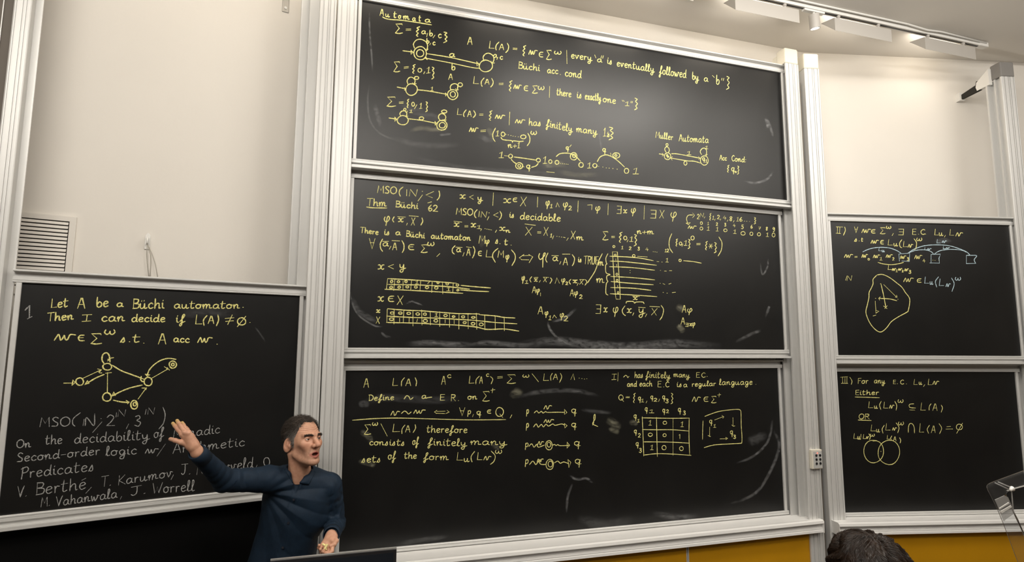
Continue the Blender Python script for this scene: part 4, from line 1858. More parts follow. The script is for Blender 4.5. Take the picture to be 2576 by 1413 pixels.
def washer(u0, label, power=0.68, unit='C', d0=3.15):
    """triangular trough lamp: closed upright front, open side towards wall and floor"""
    zt, zb_ = CEIL - 0.094, CEIL - 0.196
    L_ = 0.545
    root = empty('wall_washer_lamp', U(unit, u0 + L_ / 2, d0 + .05, zb_), YAW[unit], label, 'lamp', 'trough lamps on the ceiling track')
    s = MB(unit)
    A, B, Cc = (d0, zt), (d0, zb_), (d0 + .124, zt + .022)
    th = 0.004
    s.prism([A, B, (B[0] + th, B[1] + .002), (A[0] + th, A[1] - th), (Cc[0], Cc[1] - th), Cc], 'u', u0, u0 + L_)
    s.build('housing', LAMPW, root)
    for a in (u0 - .003, u0 + L_):
        MB(unit).prism([A, B, Cc], 'u', a, a + .003).build('end_plate', LAMPW, root)
    for a in (u0 + 0.05, u0 + 0.435):
        q = MB(unit); q.tube([(a, d0 + .015, zt - .002), (a, d0 + .015, TRK - .034)], .011, 10); q.tube([(a, d0 + .015, TRK - .050), (a, d0 + .015, TRK - .034)], .014, 10)
        q.build('stem', LAMPW, root)
    df = MB(unit); df.prism([(d0 + .030, zt - .050), (d0 + .085, zt - .012), (d0 + .080, zt - .006), (d0 + .025, zt - .044)], 'u', u0 + .02, u0 + L_ - .02)
    df.build('diffuser', EMIT, root)
    loc = U(unit, u0 + L_ / 2, d0 + .088, zt - .055)
    tgt = U(unit, u0 + L_ / 2, d0 + .55, zt - 1.1)
    l = area_light('washer_light', loc, tgt, 0.48, 0.06, power, (1.0, 0.90, 0.76), spread=150)
    l.parent = root; l.matrix_parent_inverse = world_of(root).inverted()
    l2 = area_light('washer_uplight', U(unit, u0 + L_ / 2, d0 + .075, zt + .03), U(unit, u0 + L_ / 2, d0 + .28, CEIL + .1), 0.48, 0.05, (.6 + power) , (1.0, 0.91, 0.78), spread=170)
    l2.parent = root; l2.matrix_parent_inverse = world_of(root).inverted()
    return root


washer(2.58, 'trough lamp cut by the top edge of the picture, left of the spotlight')
washer(3.457, 'trough lamp directly right of the lit spotlight', .36)
washer(4.352, 'trough lamp nearest the far right post', .36)
washer(1.69, 'trough lamp of which only a lower corner shows at the top edge')
washer(0.80, 'trough lamp on the track above the stacked boards, out of the picture')
washer(-0.09, 'trough lamp on the track above the left end of the stacked boards')
washer(-0.42, 'added unseen trough lamp above the left wall', power=.32, unit='L', d0=3.06)  # this lamp and the next are unseen, added to light the left wall
washer(0.22, 'added unseen trough lamp above the right part of the left wall', power=.32, unit='L', d0=3.06)

# spotlight
su = 3.282; sd = 3.165
sp = empty('spotlight', U('C', su, sd, CEIL - .15), YAW['C'], 'small lit cylindrical white spotlight hanging from the ceiling track', 'lamp')
b = MB('C'); b.box(su - .10, su + .085, sd - .016, sd + .016, TRK - .052, TRK - .036); b.build('adapter', WHITEP, sp, bevel=.003)
top = Vector((su - .005, sd, TRK - .066)); bot = Vector((su + .012, sd + .012, TRK - .165))
ax = (bot - top).normalized()
b = MB('C'); b.tube([(su - .005, sd, TRK - .05), tuple(top)], .008, 10); b.build('joint', WHITEP, sp)
b = MB('C'); b.tube([tuple(top), tuple(bot)], .036, 24, caps=False); b.tube([tuple(bot), tuple(bot - ax * .03)], .031, 24, caps=False)
b.tube([tuple(bot), tuple(bot + ax * .001)], [.036, .031], 24, caps=False)
b.tube([tuple(top), tuple(top - ax * .002)], [.036, .001], 24, caps=False)
b.build('shade', LAMPW, sp, smooth=True)
b = MB('C'); b.tube([tuple(bot - ax * .022), tuple(bot - ax * .012)], .0305, 24); 
SPOTE = mat('spot_lens', (1, 1, 1), 0.4)
SPOTE.node_tree.nodes['Principled BSDF'].inputs['Emission Color'].default_value = (1, 0.95, 0.86, 1)
SPOTE.node_tree.nodes['Principled BSDF'].inputs['Emission Strength'].default_value = 12
b.build('lens', SPOTE, sp)
ld = bpy.data.lights.new('spotlight_beam', 'SPOT'); ld.energy = 2.2; ld.spot_size = rad(75); ld.spot_blend = 0.7; ld.shadow_soft_size = .03; ld.color = (1, .9, .76)
lo = bpy.data.objects.new('spotlight_beam', ld); COL.objects.link(lo)
lo.location = U('C', *(bot + ax * 0.004)); 
lo.rotation_euler = (U('C', 3.75, 4.2, 2.6) - lo.location).to_track_quat('-Z', 'Y').to_euler()
lo.parent = sp; lo.matrix_parent_inverse = world_of(sp).inverted()
# ------------------------------------------------------------------ sculpting tools: distance fields turned into one continuous skin
def smin(a, b, k):
    h = np.clip(0.5 + 0.5 * (b - a) / k, 0, 1)
    return b * (1 - h) + a * h - k * h * (1 - h)


def smax(a, b, k):
    return -smin(-a, -b, k)


def cone(p, a, b, ra, rb):
    a = np.asarray(a, float); b = np.asarray(b, float); ba = b - a
    h = np.clip(((p - a) @ ba) / (ba @ ba), 0, 1)
    return np.linalg.norm(p - a - h[..., None] * ba, axis=-1) - (ra + (rb - ra) * h)


def ell(p, c, r, R=None):
    q = p - np.asarray(c, float)
    if R is not None: q = q @ R
    r = np.asarray(r, float)
    k0 = np.linalg.norm(q / r, axis=-1); k1 = np.linalg.norm(q / (r * r), axis=-1)
    return k0 * (k0 - 1.0) / np.maximum(k1, 1e-9)


def rot(ax, deg):
    return np.array(Matrix.Rotation(rad(deg), 3, ax))


def surface_net(fn, lo, hi, h):
    lo = np.asarray(lo, float); hi = np.asarray(hi, float)
    n = np.ceil((hi - lo) / h).astype(int) + 1
    xs = [lo[i] + h * np.arange(n[i]) for i in range(3)]
    V = np.empty(tuple(n))
    for i in range(n[0]):
        P = np.stack(np.meshgrid([xs[0][i]], xs[1], xs[2], indexing='ij'), -1)[0]
        V[i] = fn(P)
    S = V < 0
    cnt = np.zeros(tuple(n - 1)); acc = np.zeros(tuple(n - 1) + (3,))
    base = np.stack(np.meshgrid(*[np.arange(k - 1) for k in n], indexing='ij'), -1).astype(float)
    cor = [(a, b, c) for a in (0, 1) for b in (0, 1) for c in (0, 1)]
    sl = lambda c: tuple(slice(c[i], n[i] - 1 + c[i]) for i in range(3))
    for c0 in cor:
        for ax in range(3):
            if c0[ax]: continue
            c1 = list(c0); c1[ax] = 1; c1 = tuple(c1)
            v0, v1 = V[sl(c0)], V[sl(c1)]
            m = (v0 < 0) != (v1 < 0)
            t = np.where(m, v0 / np.where(m, v0 - v1, 1), 0)
            cnt += m
            for i in range(3):
                acc[..., i] += m * (c0[i] + (t if i == ax else 0))
    act = cnt > 0
    idx = -np.ones(tuple(n - 1), int); idx[act] = np.arange(act.sum())
    verts = (base[act] + acc[act] / cnt[act][:, None]) * h + lo
    faces = []
    for ax in range(3):
        b, c = (ax + 1) % 3, (ax + 2) % 3
        s0 = [slice(None)] * 3; s1 = [slice(None)] * 3
        s0[ax] = slice(0, n[ax] - 1); s1[ax] = slice(1, n[ax])
        A, B = S[tuple(s0)], S[tuple(s1)]
        for sgn in (True, False):
            e = np.argwhere((A != B) & (A == sgn))
            ok = (e[:, b] > 0) & (e[:, c] > 0) & (e[:, b] < n[b] - 1) & (e[:, c] < n[c] - 1)
            e = e[ok]
            def cell(db, dc):
                q = e.copy(); q[:, b] += db; q[:, c] += dc
                return idx[q[:, 0], q[:, 1], q[:, 2]]
            f = np.stack([cell(-1, -1), cell(0, -1), cell(0, 0), cell(-1, 0)], 1)
            faces.append(f if sgn else f[:, ::-1])
    return verts, np.concatenate(faces)


_G = RNG.random((32, 32, 32)) * 2 - 1


def noise3(p):
    """smooth lattice noise"""
    q = np.floor(p).astype(int); f = p - q; f = f * f * (3 - 2 * f)
    out = 0
    for dx in (0, 1):
        for dy in (0, 1):
            for dz in (0, 1):
                w = (f[..., 0] if dx else 1 - f[..., 0]) * (f[..., 1] if dy else 1 - f[..., 1]) * (f[..., 2] if dz else 1 - f[..., 2])
                out = out + w * _G[(q[..., 0] + dx) % 32, (q[..., 1] + dy) % 32, (q[..., 2] + dz) % 32]
    return out


def mesh_object(name, verts, faces, material, parent=None, loc=None, colors=None, smooth=True):
    me = bpy.data.meshes.new(name)
    o = bpy.data.objects.new(name, me); COL.objects.link(o)
    if parent is not None:
        o.parent = parent; off = np.array(world_of(parent).to_translation())
    else:
        o.location = loc; off = np.array(loc)
    verts = np.asarray(verts, float) - off
    if isinstance(faces, np.ndarray):
        me.vertices.add(len(verts)); me.vertices.foreach_set('co', verts.ravel())
        nl = faces.shape[1]
        me.loops.add(faces.size); me.loops.foreach_set('vertex_index', faces.ravel().astype(np.int32))
        me.polygons.add(len(faces)); me.polygons.foreach_set('loop_start', np.arange(0, faces.size, nl, dtype=np.int32))
        me.update(calc_edges=True)
    else:
        me.from_pydata([tuple(v) for v in verts], [], faces)
    me.validate()
    if smooth: me.polygons.foreach_set('use_smooth', [True] * len(me.polygons))
    if colors is not None:
        a = me.color_attributes.new('tint', 'FLOAT_COLOR', 'POINT')
        a.data.foreach_set('color', np.concatenate([colors, np.ones((len(colors), 1))], 1).ravel())
    me.materials.append(material)
    return o


def skin_material(name):
    m = bpy.data.materials.new(name); m.use_nodes = True
    nt = m.node_tree; b = nt.nodes['Principled BSDF']
    at_ = nt.nodes.new('ShaderNodeAttribute'); at_.attribute_name = 'tint'
    tc = nt.nodes.new('ShaderNodeTexCoord')
    n = nt.nodes.new('ShaderNodeTexNoise'); n.inputs['Scale'].default_value = 60; n.inputs['Detail'].default_value = 4
    nt.links.new(tc.outputs['Object'], n.inputs['Vector'])
    r = nt.nodes.new('ShaderNodeValToRGB')
    r.color_ramp.elements[0].color = (0.86, 0.80, 0.78, 1); r.color_ramp.elements[0].position = .3
    r.color_ramp.elements[1].color = (1.0, 1.0, 1.0, 1); r.color_ramp.elements[1].position = .65
    nt.links.new(n.outputs['Fac'], r.inputs['Fac'])
    mx = nt.nodes.new('ShaderNodeMix'); mx.data_type = 'RGBA'; mx.blend_type = 'MULTIPLY'; mx.inputs['Factor'].default_value = 1
    nt.links.new(at_.outputs['Color'], mx.inputs['A']); nt.links.new(r.outputs['Color'], mx.inputs['B'])
    nt.links.new(mx.outputs['Result'], b.inputs['Base Color'])
    b.inputs['Roughness'].default_value = 0.48
    b.inputs['Specular IOR Level'].default_value = 0.4
    b.inputs['Subsurface Weight'].default_value = 0.10
    b.inputs['Subsurface Radius'].default_value = (0.012, 0.004, 0.002)
    b.inputs['Subsurface Scale'].default_value = 0.5
    n2 = nt.nodes.new('ShaderNodeTexNoise'); n2.inputs['Scale'].default_value = 420
    nt.links.new(tc.outputs['Object'], n2.inputs['Vector'])
    bp = nt.nodes.new('ShaderNodeBump'); bp.inputs['Strength'].default_value = .15; bp.inputs['Distance'].default_value = .0008
    nt.links.new(n2.outputs['Fac'], bp.inputs['Height']); nt.links.new(bp.outputs['Normal'], b.inputs['Normal'])
    return m


SKIN = skin_material('skin')
SKINC = np.array([0.60, 0.335, 0.225])


def J(px, py, zc):
    return np.array(at(px, py, zc))


CR, CU, CF = np.array(RM[0]), -np.array(RM[1]), np.array(RM[2])      # viewer's right, up, forward in the world
# ------------------------------------------------------------------ the lecturer: joints
FACE_YAW = 57.0
hr = np.array([CR[0], CR[1], 0]); hr /= np.linalg.norm(hr)            # horizontal right as the viewer sees it
hf = np.array([CF[0], CF[1], 0]); hf /= np.linalg.norm(hf)            # horizontal away from the viewer
ca, sa = math.cos(rad(FACE_YAW)), math.sin(rad(FACE_YAW))
fy = -hf * ca + hr * sa                                               # where the face looks
fx = hr * ca + hf * sa                                                # his left
fz = np.array([0, 0, 1.0])
hp = math.cos(rad(9)), math.sin(rad(9))
fy, fz = fy * hp[0] + fz * hp[1], fz * hp[0] - fy * hp[1]             # chin a little raised
tl = math.cos(rad(-2)), math.sin(rad(-2))
fx, fz = fx * tl[0] + fz * tl[1], fz * tl[0] - fx * tl[1]
HEADC = J(762.5, 1116.0, 2.85)
HB = np.stack([fx, fy, fz], 1)                                        # columns: head axes in the world


def to_head(p):
    return (p - HEADC) @ HB


def mirror(q):
    return np.stack([np.abs(q[..., 0]), q[..., 1], q[..., 2]], -1)


EYE = np.array([0.0315, 0.0695, 0.020])


def head_sdf(p):
    q = to_head(p); m = mirror(q)
    d = ell(q, (0, -0.016, 0.050), (0.0735, 0.094, 0.081))
    d = smin(d, ell(q, (0, 0.022, -0.002), (0.060, 0.066, 0.082)), 0.03)
    d = smin(d, ell(q, (0, 0.033, -0.060), (0.044, 0.050, 0.046)), 0.03)
    d = smin(d, cone(m, (0.049, 0.005, -0.046), (0.020, 0.070, -0.086), 0.014, 0.015), 0.022)        # jaw line
    d = smin(d, ell(q, (0, 0.077, -0.090), (0.020, 0.018, 0.017)), 0.016)                             # chin
    d = smin(d, ell(m, (0.042, 0.060, -0.012), (0.022, 0.017, 0.026)), 0.030)
    d = smax(d, -ell(m, (0.070, 0.058, -0.046), (0.020, 0.030, 0.024)), 0.034)                         # cheek bone
    d = smin(d, cone(m, (0.008, 0.0885, 0.038), (0.046, 0.0725, 0.037), 0.0105, 0.0075), 0.016)           # brow
    d = smax(d, -ell(m, (0.033, 0.096, 0.019), (0.019, 0.022, 0.0125)), 0.012)                        # eye hollow
    # lids round the eyeball
    lid = np.abs(np.linalg.norm(m - EYE, axis=-1) - 0.0136) - 0.0016
    e = m - EYE
    open_ = ell(e, (0.0, 0.014, -0.0012), (0.0125, 0.012, 0.0037))
    lid = np.maximum(lid, -open_)
    d = smin(d, lid, 0.003)
    d = np.maximum(d, -(np.linalg.norm(m - EYE, axis=-1) - 0.0120))
    # nose
    nose = cone(q, (0, 0.083, 0.030), (0, 0.1115, -0.009), 0.0088, 0.0125)
    nose = smin(nose, ell(q, (0, 0.1115, -0.0125), (0.0130, 0.0125, 0.0115)), 0.008)
    nose = smin(nose, ell(m, (0.0148, 0.097, -0.015), (0.0090, 0.0130, 0.0098)), 0.006)
    d = smin(d, nose, 0.010)
    d = smax(d, -ell(m, (0.0070, 0.103, -0.0255), (0.0042, 0.0065, 0.0045)), 0.003)
    # mouth, open in speech
    d = smin(d, ell(q, (0, 0.068, -0.052), (0.031, 0.024, 0.028)), 0.016)
    d = smin(d, cone(m, (0.0, 0.0925, -0.0425), (0.0215, 0.0800, -0.0515), 0.0062, 0.0034), 0.005)
    d = smin(d, cone(m, (0.0, 0.0915, -0.0670), (0.0195, 0.0795, -0.0585), 0.0078, 0.0036), 0.005)
    d = smax(d, -ell(q, (0, 0.090, -0.0545), (0.0180, 0.030, 0.0072)), 0.003)
    d = d + 0.0016 * np.exp(-(np.linalg.norm((q - [0, .090, -.0775]) / [.022, .014, .005], axis=-1)) ** 2)
    # nasolabial fold and forehead lines
    d = d + 0.0022 * np.exp(-(cone(m, (0.018, 0.098, -0.014), (0.030, 0.080, -0.052), 0.0, 0.0) / 0.0045) ** 2)
    fh = np.clip((q[..., 2] - 0.052) / 0.006, 0, 1) * np.clip((0.088 - q[..., 2]) / 0.008, 0, 1) * (q[..., 1] > 0.03)
    d = d + 0.0010 * fh * np.cos((q[..., 2] + 0.006 * np.cos(m[..., 0] * 60)) * 2 * math.pi / 0.0095)
    # ears
    Re = rot('Z', 24) @ rot('X', -14)
    ear = ell(m, (0.0770, -0.016, 0.003), (0.0085, 0.0215, 0.0350), Re)
    ear = smax(ear, -ell(m, (0.0855, -0.012, 0.007), (0.0080, 0.0140, 0.0235), Re), 0.003)
    ear = smin(ear, ell(m, (0.0790, -0.016, 0.006), (0.0040, 0.0060, 0.0150), Re), 0.004)
    ear = smin(ear, ell(m, (0.0765, -0.003, -0.004), (0.006, 0.006, 0.009)), 0.005)
    d = smin(d, ear, 0.006)
    # neck
    nk = cone(p, HEADC + HB @ np.array([0, -0.034, -0.050]), NECKB - [0, 0, .03], 0.050, 0.056)
    nk = smin(nk, cone(p, HEADC + HB @ np.array([0, 0.000, -0.078]), NECKB - 0.035 * hf - [0, 0, .05], 0.026, 0.022), 0.022)
    nk = smin(nk, cone(p, HEADC + HB @ np.array([-0.055, -.03, -0.04]), NECKB - 0.050 * hf - [0, 0, .045], 0.012, 0.012), 0.014)
    d = smin(d, nk, 0.022)
    return d


NECKB = J(756, 1195, 2.885)
CHEST = J(747, 1275, 2.87)
WAIST = J(718, 1372, 2.88)
PELV = J(702, 1462, 2.90)
SHR, ELR, WRR = J(676, 1206, 2.77), J(566, 1208, 2.58), J(497, 1138, 2.40)
SHL, ELL, WRL = J(829, 1222, 2.90), J(843, 1318, 2.95), J(834, 1344, 2.67)


def finger(p, pts, r0, r1):
    n = len(pts) - 1; d = None
    for i in range(n):
        a = r0 + (r1 - r0) * i / n; b = r0 + (r1 - r0) * (i + 1) / n
        s = cone(p, pts[i], pts[i + 1], a, b)
        if i > 0: s = smin(s, np.linalg.norm(p - pts[i], axis=-1) - a * 1.04, 0.003)   # knuckle
        d = s if d is None else smin(d, s, 0.002)
    return d


RH = {  # right hand, back of the hand to the viewer
    'thumb': ([J(476, 1121, 2.385), J(455, 1112, 2.365), J(441, 1107.5, 2.365), J(429, 1104, 2.375)], .0115, .0080),
    'index': ([J(458, 1092, 2.372), J(447.5, 1080, 2.388), J(440, 1071, 2.415), J(435, 1064.5, 2.44)], .0092, .0070),
    'middle': ([J(466, 1087, 2.372), J(455.5, 1073, 2.390), J(449.5, 1064, 2.420), J(445.5, 1057.5, 2.448)], .0094, .0071),
    'ring': ([J(474, 1089, 2.376), J(466, 1076.5, 2.398), J(461.5, 1068.5, 2.428), J(458.5, 1063, 2.455)], .0090, .0068),
    'little': ([J(481, 1096, 2.386), J(475.5, 1085.5, 2.412), J(471.5, 1079, 2.436), J(468.5, 1074.5, 2.458)], .0080, .0060),
}


def hand_r(p):
    kn = [RH[k][0][0] for k in ('index', 'middle', 'ring', 'little')]
    palm = cone(p, WRR + (ELR - WRR) * .22, WRR, .0235, .0230)
    palm = smin(palm, cone(p, WRR, J(484, 1117, 2.388), .0230, .0225), .015)
    for k in kn:
        palm = smin(palm, cone(p, J(486, 1120, 2.390), k, .0185, .0112), .010)
    palm = smin(palm, cone(p, J(482, 1122, 2.388), RH['thumb'][0][0], .020, .0145), .012)
    d = palm; fs = None
    for k, (pts, a, b) in RH.items():
        f = finger(p, pts, a, b)
        fs = f if fs is None else smin(fs, f, 0.0012)
    d = smin(d, fs, .005)
    for k in kn: d = smin(d, np.linalg.norm(p - k - CF * -.004, axis=-1) - .0078, .006)
    return d


LH = {  # left hand, palm up, curled round pieces of chalk
    'thumb': ([J(841, 1350, 2.655), J(846, 1360, 2.625), J(841, 1369, 2.600), J(832, 1373, 2.590)], .0115, .0085),
    'index': ([J(837, 1372, 2.600), J(835, 1386, 2.575), J(827, 1392, 2.560), J(819, 1390, 2.555)], .0092, .0072),
    'middle': ([J(829, 1375, 2.600), J(825, 1389, 2.578), J(817, 1392, 2.565), J(812, 1387, 2.560)], .0094, .0072),
    'ring': ([J(820, 1374, 2.606), J(814, 1387, 2.588), J(808, 1387, 2.575), J(806, 1381, 2.568)], .0090, .0070),
    'little': ([J(812, 1370, 2.616), J(805, 1380, 2.600), J(802, 1377, 2.590), J(803, 1371, 2.585)], .0082, .0064),
}


def hand_l(p):
    kn = [LH[k][0][0] for k in ('index', 'middle', 'ring', 'little')]
    palm = cone(p, WRL + (ELL - WRL) * .15, WRL, .026, .0255)
    for k in kn:
        palm = smin(palm, cone(p, WRL, k, .0215, .0118), .010)
    palm = smin(palm, cone(p, WRL, LH['thumb'][0][0], .022, .0150), .012)
    palm = smax(palm, -ell(p, J(824, 1366, 2.592), (.020, .020, .016)), .012)       # hollow of the palm
    fs = None
    for k, (pts, a, b) in LH.items():
        f = finger(p, pts, a, b)
        fs = f if fs is None else smin(fs, f, 0.0012)
    return smin(palm, fs, .005)


# hips and legs stand on the floor
HIPW = hr * 0.092
HR_, HL_ = PELV - HIPW, PELV + HIPW
base = np.array([PELV[0], PELV[1], 0.0]) + hr * 0.03
KR, KL = base - HIPW * 1.15 - hf * .03 + [0, 0, .50], base + HIPW * 1.15 - hf * .05 + [0, 0, .50]
AR, AL = base - HIPW * 1.35 + [0, 0, .09], base + HIPW * 1.35 - hf * .03 + [0, 0, .09]
tfy = -hf * math.cos(rad(14)) + hr * math.sin(rad(14))


def inner_sdf(p):
    d = cone(p, WAIST, CHEST, .075, .080)
    d = smin(d, cone(p, CHEST, NECKB - [0, 0, .05], .075, .045), .03)
    d = smin(d, cone(p, PELV, WAIST, .09, .075), .03)
    d = smin(d, cone(p, CHEST + (NECKB - CHEST) * .7, SHR, .045, .04), .03)
    d = smin(d, cone(p, CHEST + (NECKB - CHEST) * .7, SHL, .045, .04), .03)
    for a, b, c in ((SHR, ELR, WRR), (SHL, ELL, WRL)):
        d = smin(d, cone(p, a, b, .042, .034), .02); d = smin(d, cone(p, b, c, .034, .024), .01)
    for h, k, a in ((HR_, KR, AR), (HL_, KL, AL)):
        d = smin(d, cone(p, h, k, .075, .048), .03); d = smin(d, cone(p, k, a, .046, .034), .01)
        d = smin(d, cone(p, a - [0, 0, .04], a + tfy * .14 - [0, 0, .05], .032, .026), .02)
    return d


def box_of(pts, pad):
    P = np.array(pts); return P.min(0) - pad, P.max(0) + pad


def person_mesh():
    vs, fs, n = [], [], 0
    parts = []
    lo, hi = box_of([HEADC + HB @ np.array(q) for q in ((.095, .13, .15), (-.095, -.13, .15), (.095, -.13, -.1), (-.095, .13, -.12))] + [NECKB], .03)
    parts.append(('head', surface_net(head_sdf, lo, hi, .0021)))
    lo, hi = box_of([q for v in RH.values() for q in v[0]] + [WRR], .035); parts.append(('hand', surface_net(hand_r, lo, hi, .0019)))
    lo, hi = box_of([q for v in LH.values() for q in v[0]] + [WRL], .035); parts.append(('hand', surface_net(hand_l, lo, hi, .0019)))
    lo, hi = box_of([NECKB, PELV, SHR, SHL, ELR, ELL, WRR, WRL, AR, AL, AR - [0, 0, .07]], .17); lo[2] = max(lo[2], .02)
    parts.append(('body', surface_net(inner_sdf, lo, hi, .018)))
    cols = []
    for kind, (v, f) in parts:
        c = np.tile(SKINC, (len(v), 1))
        if kind == 'head':
            q = to_head(v); m = mirror(q)
            w = np.exp(-(np.linalg.norm((m - [0.040, .072, -.012]) / [.024, .03, .022], axis=1)) ** 2) * .35
            c = c * (1 - w[:, None] * [0.02, .26, .28])
            w = np.exp(-(np.linalg.norm((q - [0, .112, -.012]) / [.016, .02, .016], axis=1)) ** 2) * .5
            c = c * (1 - w[:, None] * [0.0, .28, .30])
            # stubble of beard and moustache
            st = np.clip((-.024 - m[:, 2]) / .014, 0, 1) * np.clip((q[:, 1] + .005) / .03, 0, 1) * np.clip((m[:, 2] + .125) / .02, 0, 1)
            st = st * (0.55 + 0.45 * noise3(v * 420))
            c = c * (1 - .32 * st[:, None]) + np.array([.12, .11, .105]) * .20 * st[:, None]
            lips = np.exp(-(cone(m, (0, .096, -.0440), (.0215, .082, -.0525), 0, 0) / .0068) ** 4) + np.exp(-(cone(m, (0, .0955, -.0655), (.0195, .081, -.0580), 0, 0) / .0085) ** 4)
            lips = np.clip(lips, 0, 1)[:, None]
            c = c * (1 - .9 * lips) + np.array([.40, .105, .085]) * .9 * lips
            mo = np.clip(1.25 - ell(q, (0, .085, -.0525), (.0165, .022, .0058)) / .0012, 0, 1)[:, None]
            mo = mo * (np.abs(q[:, 2:3] + .0525) < .006) * (q[:, 1:2] < .0885)
            c = c * (1 - mo) + np.array([.09, .018, .015]) * mo
            er = np.exp(-(np.linalg.norm((m - [.078, -.012, .004]) / [.02, .022, .035], axis=1)) ** 2) * .3
            c = c * (1 - er[:, None] * [0, .25, .25])
        if kind == 'hand':
            tips = [x[0][-1] for x in RH.values()]
            dd = np.min([np.linalg.norm(v - t, axis=1) for t in tips[1:4]], axis=0)
            ch = np.clip(1 - dd / .055, 0, 1)[:, None] * .8                         # chalk dust on the fingers
            c = c * (1 - ch) + np.array([.66, .50, .14]) * ch
        vs.append(v); fs.append(f + n); n += len(v); cols.append(c)
    return np.concatenate(vs), np.concatenate(fs), np.concatenate(cols)


LECT_LOC = (float(base[0]), float(base[1]), 0.0)
_v, _f, _c = person_mesh()
lect = mesh_object('person', _v, _f, SKIN, loc=LECT_LOC, colors=_c)
tag(lect, 'lecturer in a navy shirt pointing at the left blackboard, holding yellow chalk', 'person')

# eyes
SCL = mat('eye_white', (0.62, 0.58, 0.54), 0.2)
IRIS = mat('brown_iris', (0.035, 0.018, 0.010), 0.15)
LOOK = (fy + 0.10 * fx - 0.02 * fz); LOOK /= np.linalg.norm(LOOK)
for sgn in (1, -1):
    c = HEADC + HB @ (EYE * [sgn, 1, 1])
    N1, N2 = 20, 14; t1 = LOOK; a1 = np.cross(t1, [0, 0, 1]); a1 /= np.linalg.norm(a1); b1 = np.cross(t1, a1)
    vv = [c + t1 * .0124]; ff = []
    for i in range(1, N2):
        th = math.pi * i / N2
        for j in range(N1):
            ph = 2 * math.pi * j / N1
            vv.append(c + .0124 * (math.cos(th) * t1 + math.sin(th) * (math.cos(ph) * a1 + math.sin(ph) * b1)))
    vv.append(c - t1 * .0124)
    ff += [(0, 1 + j, 1 + (j + 1) % N1) for j in range(N1)]
    for i in range(N2 - 2):
        for j in range(N1):
            ff.append((1 + i * N1 + j, 1 + (i + 1) * N1 + j, 1 + (i + 1) * N1 + (j + 1) % N1, 1 + i * N1 + (j + 1) % N1))
    ff += [(len(vv) - 1, 1 + (N2 - 2) * N1 + (j + 1) % N1, 1 + (N2 - 2) * N1 + j) for j in range(N1)]
    eo = mesh_object('eye', vv, ff, SCL, parent=lect)
    eo.data.materials.append(IRIS)
    for i, pl_ in enumerate(eo.data.polygons):
        if i < N1 + N1 * 1: pl_.material_index = 1


# hair: a cap over the scalp and short strands
def strands(points, normals, dirs, length, width, seg=3, lift=0.35, jit=0.25):
    vs, fs = [], []
    for p, n, d in zip(points, normals, dirs):
        L = length * (0.6 + 0.8 * random.random())
        d = d + np.array([random.gauss(0, jit) for _ in range(3)])
        d = d - n * (d @ n); d /= (np.linalg.norm(d) + 1e-9)
        lf = lift * (0.5 + random.random())
        side = np.cross(n, d); b = len(vs)
        for k in range(seg + 1):
            t = k / seg
            q = p + d * L * t + n * L * lf * (t - 0.55 * t * t) + side * L * .6 * jit * math.sin(3 * t + random.random())
            w = width * (1 - .75 * t)
            vs += [q - side * w, q + n * w * .8, q + side * w]
        for k in range(seg):
            o = b + 3 * k
            fs += [(o, o + 1, o + 4, o + 3), (o + 1, o + 2, o + 5, o + 4), (o + 2, o, o + 3, o + 5)]
    return vs, fs


def grad(fn, p, e=.0015):
    g = np.stack([fn(p + e * np.eye(3)[i]) - fn(p - e * np.eye(3)[i]) for i in range(3)], -1)
    return g / (np.linalg.norm(g, axis=-1, keepdims=True) + 1e-9)


HL_AZ = [0, 14, 28, 42, 54, 63, 70, 77, 86, 90, 107, 113, 128, 180]
HL_Z = [.099, .101, .106, .092, .066, .044, .030, -.014, -.014, .034, .034, -.012, -.056, -.070]


def hair_line(q):
    """positive inside the hair-covered part of the scalp (head axes)"""
    az = np.degrees(np.arctan2(np.abs(q[..., 0]), q[..., 1]))
    return q[..., 2] - np.interp(az, HL_AZ, HL_Z)


def hair_cap(p):
    q = to_head(p)
    d = head_core(p)
    th = np.clip(hair_line(q) / .026, -1, 1) * (.0038 + .0040 * np.clip((q[..., 2] - .05) / .06, 0, 1))
    n = 0.0022 * noise3(np.stack([q[..., 0] * 190, q[..., 1] * 75, q[..., 2] * 120], -1)) + .0012 * noise3(q * 330)
    return np.maximum(d - th - n * (th > 0), .0006 - d - .004)


def head_core(p):
    q = to_head(p)
    d = ell(q, (0, -0.016, 0.050), (0.0735, 0.094, 0.081))
    d = smin(d, ell(q, (0, 0.022, -0.002), (0.061, 0.066, 0.082)), 0.03)
    return smin(d, cone(p, HEADC + HB @ np.array([0, -0.030, -0.050]), NECKB, 0.054, 0.062), .022)


HAIRM = skin_material('short_greying_hair')
HAIRM.node_tree.nodes['Principled BSDF'].inputs['Subsurface Weight'].default_value = 0
HAIRM.node_tree.nodes['Principled BSDF'].inputs['Roughness'].default_value = .5
lo, hi = box_of([HEADC + HB @ np.array(q) for q in ((.09, .1, .15), (-.09, -.125, .15), (.09, -.125, -.08), (-.09, .1, -.08))], .02)
hv, hf_ = surface_net(lambda p: np.where(hair_line(to_head(p)) > -.004, hair_cap(p), .01), lo, hi, .0026)
sel = RNG.choice(len(hv), 9500)
P0 = hv[sel]; ok = (hair_line(to_head(P0)) > -.002) & (head_core(P0) > .0003); P0 = P0[ok]
N0 = grad(head_core, P0)
Q0 = to_head(P0)
front = np.clip((Q0[:, 1:2] - .0) / .05, 0, 1) * np.clip((Q0[:, 2:3] - .07) / .03, 0, 1)
comb = front * (fy * .9 + fx * .4) + (1 - front) * (-fy * .6 - fz * .7)
sv, sf = strands(P0, N0, comb, .017, .00060, lift=.7)


